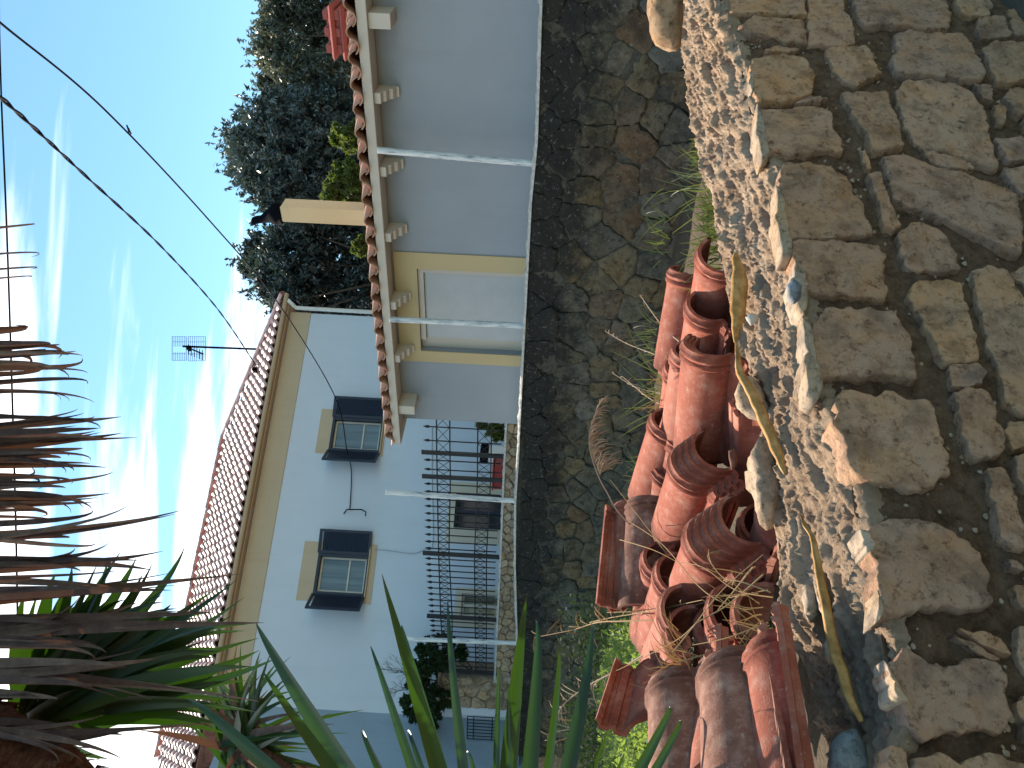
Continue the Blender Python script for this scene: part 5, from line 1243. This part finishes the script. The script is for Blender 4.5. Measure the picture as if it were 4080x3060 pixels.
# bright ground cover on the bank at the left
def leaf_cloud(centers, n_, size, rs, flat=0.0):
    """n_ little folded leaves round every centre (p, radius)"""
    vs = []; fs = []
    for (p, r) in centers:
        for i in range(n_):
            d = V((rs.gauss(0, 1), rs.gauss(0, 1), rs.gauss(0, 1))).normalized() * r * rs.random() ** 0.4; d.z *= (1 - flat)
            c = p + d; u = V((rs.gauss(0, 1), rs.gauss(0, 1), rs.gauss(0, 1))).normalized(); w = u.orthogonal().normalized(); s = size * rs.uniform(.6, 1.3); k = len(vs)
            vs += [c - u * s, c + w * s * .42, c + u * s, c - w * s * .42]; fs.append((k, k + 1, k + 2, k + 3))
    return vs, fs
rs = random.Random(31); cts = []
for i in range(90):
    x = rs.uniform(2420, 2640); y = rs.uniform(2520, 3160); 
    if x < 2400 + (2700 - y) * 0.35: continue
    d = interp([2420, 2640], [3.9, 2.9], x) + rs.uniform(-.15, .15); cts.append((P(x, y, d), 0.10))
vs, fs = leaf_cloud(cts, 130, 0.013, rs, 0.3)
tag(obj('ground_cover', vs, fs, M['cover']), 'bright sunlit ground cover plants left of the tile heap', kind='stuff')
cts = []
for i in range(40):
    q = P(rs.uniform(2290, 2460), rs.uniform(2430, 3150), rs.uniform(4.4, 5.4))
    for k in range(5): cts.append((V((q.x + rs.gauss(0, .06), q.y + rs.gauss(0, .06), lerp(0.1, q.z, k / 4))), 0.17))
vs, fs = leaf_cloud(cts, 90, 0.016, rs)
tag(obj('undergrowth', vs, fs, M['ivy']), 'dark undergrowth at the foot of the left wall', kind='stuff')

# ================================================================== TREES
def np_leaves(name, lobes, mat, parent, per, size, seed, aspect=0.34, sub=55):
    """leaf faces in small clumps spread through the shell of every lobe"""
    g = np.random.default_rng(seed); out = []
    for (c, r) in lobes:
        k = max(6, int(sub * (1 if sub < 60 else min(1.6, max(0.35, (r / 1.1) ** 1.6))))); d = g.normal(size=(k, 3)); d /= np.linalg.norm(d, axis=1)[:, None]
        cc = np.array(c) + d * r * (g.uniform(0.15, 1.0, (k, 1)) ** 0.45); cr = (r ** 0.5) * g.uniform(0.12, 0.30, (k, 1)) * (1.0 if sub > 60 else r ** 0.5)
        dd = g.normal(size=(k, per, 3)); dd /= np.linalg.norm(dd, axis=2)[..., None]
        if sub > 60:                                    # loose sprays standing out of the crown
            k2 = int(k * 0.5); d2 = g.normal(size=(k2, 3)); d2 /= np.linalg.norm(d2, axis=1)[:, None]
            s0 = np.array(c) + d2 * r * g.uniform(0.85, 1.0, (k2, 1)); dirn = d2 + np.array((0, 0, 0.5)) + g.normal(size=(k2, 3)) * 0.35
            tt = g.uniform(0, 1, (k2, 22, 1)); out.append((s0[:, None, :] + dirn[:, None, :] * tt * 0.42 * g.uniform(0.4, 1.0, (k2, 1, 1)) + g.normal(size=(k2, 22, 3)) * 0.055 * (1.15 - tt)).reshape(-1, 3))
        out.append((cc[:, None, :] + dd * cr[:, None, :] * g.uniform(0.1, 1.0, (k, per, 1)) ** 0.5).reshape(-1, 3))
    c = np.concatenate(out); n_ = len(c)
    u = g.normal(size=(n_, 3)); u /= np.linalg.norm(u, axis=1)[:, None]; w = np.cross(u, g.normal(size=(n_, 3))); w /= np.linalg.norm(w, axis=1)[:, None]
    s = size * g.uniform(0.6, 1.4, (n_, 1)); v = np.stack([c - u * s, c + w * s * aspect, c + u * s, c - w * s * aspect], 1).reshape(-1, 3)
    me = bpy.data.meshes.new(name); me.vertices.add(4 * n_); me.vertices.foreach_set('co', v.ravel().astype(np.float32))
    me.loops.add(4 * n_); me.loops.foreach_set('vertex_index', np.arange(4 * n_, dtype=np.int32)); me.polygons.add(n_); me.polygons.foreach_set('loop_start', np.arange(0, 4 * n_, 4, dtype=np.int32))
    me.update(calc_edges=True); me.materials.append(mat)
    return put(bpy.data.objects.new(name, me), parent)
def tree(name, label, lobes, d, mat, per, size, seed, base, group=None, cat='tree', sub=120, zbase=1.0, trunk_r=0.16):
    L = []; rs = random.Random(seed)
    for (x, y, r) in lobes: dd = d + rs.uniform(-.06, .06) * d; L.append((P(x, y, dd), r * d / F))
    b = P(base[0], base[1], d); t = thing(name, label, cat, (b.x, b.y, zbase), group)
    np_leaves('crown', L, mat, t, per, size, seed, sub=sub)
    mb = MB(); core = sum((c for c, r in L), V((0, 0, 0))) / len(L); low = V((b.x, b.y, zbase)); mid = lerp(low, core, 0.55)
    mb.tube(bez(low, lerp(low, mid, .6), mid, 6), [lerp(trunk_r, trunk_r * .6, k / 6) for k in range(7)], 7)
    for c, r in L: mb.tube(bez(mid, lerp(mid, c, .5) + V((0, 0, -r * .3)), c, 5), [trunk_r * .5, trunk_r * .4, trunk_r * .3, trunk_r * .2, trunk_r * .12, trunk_r * .05], 5)
    mb.obj('trunk', M['bark'], t, True); return t
tree('olive_tree', 'dark olive tree between the cream chimney and the silvery tree', [(1160, 590, 215), (1010, 510, 80), (990, 660, 85), (1060, 640, 120), (1300, 560, 180), (1300, 740, 150), (1330, 440, 120), (960, 560, 50), (1080, 740, 90), (1100, 480, 100), (1165, 790, 50), (1420, 640, 110), (1420, 460, 80)], 24, M['olive_dark'], 60, 0.085, 1, (1500, 600), 'trees behind the annex')
tree('olive_tree', 'silvery olive tree behind the red chimney vent', [(1200, 150, 150), (1110, 60, 75), (1100, 220, 85), (1250, 330, 130), (1330, 150, 140), (1170, 340, 95), (1280, -110, 200), (1075, 140, 45), (1085, 340, 50), (1130, -60, 90), (1430, 300, 100), (1420, 120, 90)], 26, M['olive_silver'], 60, 0.085, 2, (1500, 100), 'trees behind the annex')
tree('olive_tree', 'dark olive tree between the cream chimney and the white house', [(1180, 1040, 140), (1050, 1010, 75), (1080, 1130, 75), (1250, 1180, 140), (1330, 1000, 150), (1150, 1200, 65), (1160, 905, 70), (1350, 1240, 100), (1180, 1265, 55), (1230, 900, 110), (1000, 1060, 40), (1450, 1130, 100), (1450, 1270, 80), (1430, 960, 90)], 23.5, M['olive_dark'], 60, 0.085, 3, (1500, 1050), 'trees behind the annex')
tree('bush', 'yellow green bush top behind the annex roof right of the chimney', [(1350, 745, 60), (1395, 690, 60), (1410, 790, 55), (1325, 790, 40)], 14, M['bush'], 60, 0.07, 4, (1500, 740), 'bushes behind the annex', 'bush', 26, 1.4, 0.04)
tree('bush', 'light green bush tip farther right behind the annex roof', [(1385, 520, 50), (1410, 570, 45), (1350, 545, 35)], 14, M['bush'], 60, 0.07, 5, (1500, 540), 'bushes behind the annex', 'bush', 24, 1.4, 0.04)
tree('bush', 'small green bush tip left of the chimney', [(1445, 975, 35), (1430, 1000, 25)], 13, M['bush'], 50, 0.06, 6, (1520, 980), 'bushes behind the annex', 'bush', 18, 1.4, 0.03)
tree('potted_plant', 'bright yellow green leaves beside the annex end behind the fence', [(1960, 1700, 45), (1990, 1730, 30), (1925, 1685, 25)], 13.2, M['bush'], 40, 0.055, 7, (2030, 1700), None, 'plant', 14, 1.4, 0.02)
tree('climber', 'dark leafy climber over the far end of the iron fence', [(1760, 2600, 60), (1700, 2580, 45), (1690, 2660, 55), (1760, 2680, 50), (1690, 2760, 60), (1740, 2800, 60), (1660, 2720, 45), (1820, 2590, 45), (1700, 2860, 70), (1650, 2800, 50)], 14.2, M['ivy'], 55, 0.06, 8, (1980, 2650), None, 'climbing plant', 22, 1.4, 0.04)
# bare twigs beside the climber
t = thing('bare_shrub', 'leafless twiggy shrub before the left part of the house wall', 'shrub', tuple(P(1990, 2720, 14.3))); mb = MB(); rs = random.Random(44)
def twig(p, d, L, r, lev):
    e = p + d * L; mb.tube(bez(p, lerp(p, e, .5) + V((rs.gauss(0, .05), rs.gauss(0, .05), rs.gauss(0, .05))) * L, e, 3), [r, r * .85, r * .75, r * .6], 4)
    if lev:
        for k in range(3): twig(lerp(p, e, rs.uniform(.5, 1)), (d + V((rs.gauss(0, .45), rs.gauss(0, .3), rs.gauss(0, .45)))).normalized(), L * rs.uniform(.55, .75), r * .6, lev - 1)
b0 = P(1760, 2720, 14.3); twig(b0, (P(1560, 2650, 14.3) - b0).normalized(), 0.55, 0.014, 4)
twig(P(1700, 2760, 14.3), (P(1560, 2720, 14.3) - P(1700, 2760, 14.3)).normalized(), 0.4, 0.012, 4); mb.obj('twigs', M['bark'], t)

# ================================================================== YUCCAS
def blade(name, pts, width, mat, parent, fold=0.22, tip=0.0, seed=0, base=0.75, n_=14, face=None):
    """a stiff folded leaf along base, middle, tip given as (x, y, depth)"""
    p, q, e = (P(*a) for a in pts); q = 2 * q - (p + e) * 0.5; c = bez(p, q, e, n_); vs = []; fs = []; rs = random.Random(seed)
    tw = rs.uniform(-1.4, 1.4)
    for i, x in enumerate(c):
        t = (c[min(i + 1, n_)] - c[max(i - 1, 0)]).normalized(); nf = (CAM - x).normalized() if face is None else V(face)
        nf = (nf + t.cross(nf) * tw * (0.35 + 0.65 * i / n_)).normalized()
        sd_ = t.cross(nf).normalized(); nr = sd_.cross(t); s = i / n_
        w = width * min(1, base + (1 - base) * s / 0.3) * (1 - max(0, (s - 0.22) / 0.78) ** 1.15) * 0.5 + 0.0005
        for k in (-1, -0.5, 0, 0.5, 1): vs.append(x + sd_ * w * k + nr * abs(k) ** 1.3 * w * fold)
    for i in range(n_):
        for k in range(4): fs.append((i*5+k, i*5+k+1, i*5+6+k, i*5+5+k))
    return obj(name, vs, fs, mat, parent, True)
S = 1.8445
yl = thing('yucca', 'green yucca with stiff sword leaves rising beside the tile heap', 'yucca', tuple(P(2000, 3700, 1.55)))
tr = spl([P(4100, 4000, 1.5), P(2900, 3900, 1.5), P(2400, 3820, 1.5), P(2000, 3720, 1.55)], 6); MB().tube(tr, 0.07, 10).obj('trunk', M['yucca_trunk'], yl, True)
green = [((825,1240),(880,1440),(965,1690),44), ((553,1345),(640,1490),(770,1690),52), ((570,1452),(640,1560),(735,1690),40), ((968,1295),(980,1460),(995,1690),27), ((800,1395),(845,1520),(895,1690),26), ((868,1350),(900,1490),(960,1690),44),
         ((1138,1290),(1115,1460),(1075,1690),46), ((1157,1340),(1160,1480),(1148,1690),40), ((1278,1345),(1262,1500),(1235,1690),42), ((1080,1440),(1075,1540),(1058,1690),16), ((1094,1470),(1098,1560),(1102,1690),12), ((1445,1530),(1415,1600),(1365,1700),30), ((1466,1560),(1440,1620),(1400,1700),24),
         ((1568,1580),(1545,1640),(1515,1710),14), ((785,1580),(810,1640),(850,1710),28), ((1310,1585),(1290,1640),(1270,1710),14), ((405,1510),(520,1600),(640,1690),40), ((1005,1630),(1025,1670),(1040,1710),14), ((880,1580),(905,1640),(930,1710),22), ((1205,1400),(1200,1520),(1190,1700),22), ((1340,1640),(1330,1670),(1300,1720),14)]
for i, (tp_, mid, bs, w) in enumerate(green):
    d = 1.5 + (i * 37 % 10) * 0.03
    bx, by = bs[0] * S, bs[1] * S; rx, ry = lerp(bx, 2000, 0.35), by + 330        # leaves go on to the head beyond the edge of the picture
    blade('leaf', ((rx, ry, d), (mid[0] * S, mid[1] * S, d + 0.04), (tp_[0] * S, tp_[1] * S, d + 0.12)), w * S * 0.9 * d / F, M['yucca'], yl, 0.30, seed=i, base=0.9)
# tall yucca: trunk at the upper left, green leaves below its skirt of dry ones
yt = thing('yucca', 'tall fibrous trunked yucca with a skirt of hanging dry leaves', 'yucca', tuple(P(3300, 4700, 2.3)))
tk = spl([P(3300, 4700, 2.3), P(1700, 4300, 2.25), P(700, 3600, 2.15), P(150, 3230, 2.08), P(-350, 2920, 2.1)], 8); nn_ = len(tk)
mb = MB(); mb.tube(tk, [0.16 + 0.012 * math.sin(i * 2.1) for i in range(nn_)], 20)
trk = mb.obj('trunk', M['yucca_trunk'], yt, True)
rs = random.Random(9)                                 # fibre scales on the trunk
sc = MB()
for i in range(420):
    k = rs.uniform(0.45, 0.98) * (nn_ - 1); p = lerp(tk[int(k)], tk[min(int(k) + 1, nn_ - 1)], k % 1); t = (tk[min(int(k) + 1, nn_ - 1)] - tk[int(k)]).normalized(); u = t.orthogonal().normalized(); an = rs.uniform(0, 6.28)
    o_ = (u * math.cos(an) + t.cross(u) * math.sin(an)); b = p + o_ * 0.158; sd_ = t.cross(o_); w = rs.uniform(.008, .022); L = rs.uniform(.02, .06)
    sc.add([b - sd_ * w, b + sd_ * w, b + o_ * rs.uniform(.008, .03) - t * L + sd_ * w * .4, b + o_ * rs.uniform(.008, .03) - t * L - sd_ * w * .4], [(0, 1, 2, 3)])
tag(sc.obj('bark_scale', M['yucca_trunk'], yt), kind='stuff')
def BR(y): return (interp([780, 1500, 2350, 2920], [-585, -540, -455, -320], y), y, interp([780, 1500, 2350, 2920], [2.53, 2.40, 2.23, 2.08], y))   # on the branch
br_ = MB().tube(spl([P(-350, 2920, 2.1), P(-480, 2350, 2.25), P(-560, 1500, 2.42), P(-600, 780, 2.55)], 6), [lerp(0.11, 0.06, i / 18) for i in range(19)], 10); br_.obj('branch', M['yucca_trunk'], yt, True)
dry = [((400,1100),(230,1140),(0,1166),34), ((353,1190),(190,1212),(0,1215),52), ((370,1275),(180,1270),(0,1290),48), ((296,945),(150,955),(0,945),22), ((262,900),(130,915),(0,918),26), ((264,935),(140,950),(0,957),40), ((190,806),(100,800),(0,785),14), ((205,870),(90,850),(0,842),20), ((180,770),(90,765),(0,758),22), ((165,758),(80,767),(0,775),16),
       ((150,818),(60,790),(0,770),18), ((160,1017),(80,1000),(0,978),26), ((180,968),(90,975),(0,975),30), ((240,1065),(110,1085),(0,1078),40), ((130,1040),(60,1030),(0,1020),18), ((140,1055),(70,1048),(0,1045),24), ((84,1105),(40,1104),(0,1098),14), ((115,1126),(50,1118),(0,1110),12), ((230,1410),(150,1385),(0,1395),46), ((570,1345),(300,1345),(0,1372),56), ((395,1490),(230,1480),(0,1440),44),
       ((560,1515),(300,1470),(0,1470),38), ((205,1588),(110,1560),(0,1568),28), ((265,1640),(150,1600),(0,1580),30), ((520,1240),(260,1265),(0,1315),40), ((300,1300),(150,1340),(0,1400),50), ((125,1510),(60,1500),(0,1490),40), ((56,485),(28,489),(0,490),9), ((68,555),(34,548),(0,545),8), ((62,582),(30,580),(0,580),8), ((50,600),(25,600),(0,600),8), ((100,747),(50,742),(0,737),14), ((127,745),(60,750),(0,752),14),
       ((215,925),(100,935),(0,932),30), ((230,1010),(120,1005),(0,1000),24), ((120,1090),(60,1085),(0,1092),16), ((330,1232),(180,1215),(0,1220),44), ((470,1322),(250,1330),(0,1345),40), ((350,1420),(180,1440),(0,1460),44), ((480,1560),(250,1570),(0,1600),34), ((300,1570),(150,1590),(0,1620),40), ((100,800),(50,788),(0,776),22), ((140,760),(60,763),(0,765),20), ((130,990),(60,985),(0,985),26), ((200,1100),(100,1072),(0,1062),30)]
for i, (tp_, mid, bs, w) in enumerate(dry):
    y = bs[1] * S; d = interp([900, 1500, 2300, 2900], [2.5, 2.4, 2.2, 2.0], y) + rs.uniform(-.10, .10)
    hy = lerp(y, interp([900, 2900], [1500, 2800], y), 0.10)
    for q in range(3 if w > 18 else 1):                # every dry leaf hangs with split strips beside it
        k = 1.0 if q == 0 else rs.uniform(0.45, 0.95); oy = 0 if q == 0 else rs.gauss(0, 20); wq = w * (0.72 if q == 0 else rs.uniform(.25, .5))
        blade('dry_leaf', (BR(hy + rs.gauss(0, 12)), (mid[0] * S * 0.62 * k, lerp(mid[1], bs[1], 0.3) * S + oy * 0.3, d + rs.uniform(-.04, .04)), (max(20, tp_[0] * S * k), tp_[1] * S + oy, d - 0.03 + rs.uniform(-.06, .06))), wq * S * d / F, M['dry_leaf'], yt, rs.uniform(.2, 1.0), seed=100 + i * 3 + q, base=0.95)
for i in range(26):
    y = rs.uniform(1330, 2750); d = interp([900, 1500, 2300, 2900], [2.5, 2.4, 2.2, 2.0], y) + rs.uniform(-.12, .12); tx = rs.uniform(90, 460) * interp([1330, 1750, 2750], [0.6, 1.1, 1.3], y)
    blade('dry_leaf', (BR(y + rs.gauss(0, 30)), (tx * 0.45, y + rs.gauss(0, 14), d), (tx, y + rs.gauss(0, 26), d + rs.uniform(-.06, .06))), rs.uniform(9, 22) * S * d / F, M['dry_leaf'], yt, rs.uniform(.2, 1.0), seed=700 + i, base=0.95)
tops = [((515,1250),(330,1385)), ((528,1290),(330,1420)), ((560,1378),(330,1450)), ((400,1178),(300,1330)), ((295,1205),(210,1350)), ((232,1212),(180,1360)), ((212,1215),(140,1380)), ((308,1240),(220,1380)), ((360,1245),(250,1390)), ((370,1305),(260,1400)), ((545,1440),(330,1470)), ((560,1405),(360,1480)), ((480,1400),(280,1440)), ((600,1420),(400,1490)), ((530,1470),(330,1500)),
        ((262,1190),(180,1330)), ((155,1222),(130,1340)), ((330,1340),(150,1430)), ((450,1350),(240,1430)), ((420,1450),(220,1480)), ((300,1420),(140,1460)), ((380,1380),(180,1440)), ((120,1240),(90,1340)), ((350,1285),(200,1400)), ((250,1300),(120,1400)), ((470,1270),(280,1400)), ((500,1330),(300,1440)), ((420,1300),(260,1420)), ((330,1215),(230,1370)), ((440,1385),(260,1460))]
rs = random.Random(77)
for i in range(46):                                    # the dense lower leaves of the head
    tx = rs.uniform(150, 560); ty = interp([150, 560], [1300, 1400], tx) + rs.uniform(-60, 210)
    tops.append(((tx, ty), (lerp(60, tx, .52), lerp(1545, ty, .62) - 22)))
for i in range(30):
    tx = rs.uniform(40, 300); ty = rs.uniform(1270, 1640); tops.append(((tx, ty), (lerp(20, tx, .5), lerp(1560, ty, .6) + rs.uniform(-20, 20))))
for i, (tp_, mid) in enumerate(tops):
    d = 2.28 + (i * 29 % 10) * 0.03
    blade('leaf', ((60 * S, 1560 * S, d), (mid[0] * S, mid[1] * S, d), (tp_[0] * S, tp_[1] * S, d + 0.05)), (40 + (i * 13 % 12)) * S * d / F, M['yucca'], yt, 0.28, seed=200 + i)
# farther dark yucca behind the blades
yf = thing('yucca', 'distant dark yucca clump before the corner of the white house', 'yucca', tuple(P(1150, 3000, 5.2))); rs = random.Random(12)
MB().tube([P(2300, 3600, 5.2), P(1500, 3350, 5.2), P(960, 2960, 5.2)], 0.07, 8).obj('trunk', M['yucca_trunk'], yf, True)
for i in range(70):
    an = rs.uniform(-2.7, 1.2) if i % 4 else rs.uniform(-3.1, 3.1); L = rs.uniform(240, 430); bx, by = 960 + rs.gauss(0, 40), 2960 + rs.gauss(0, 50); tx, ty = bx + math.cos(an) * L, by + math.sin(an) * L * 0.9
    d = 5.2 + rs.uniform(-.4, .4); blade('leaf', ((bx, by, 5.2), (lerp(bx, tx, .5), lerp(by, ty, .5) - 12, (d + 5.2) / 2), (tx + 25, ty, d)), 0.055, M['yucca'] if i % 3 else M['dry_leaf'], yf, 0.3, seed=300 + i, n_=6)
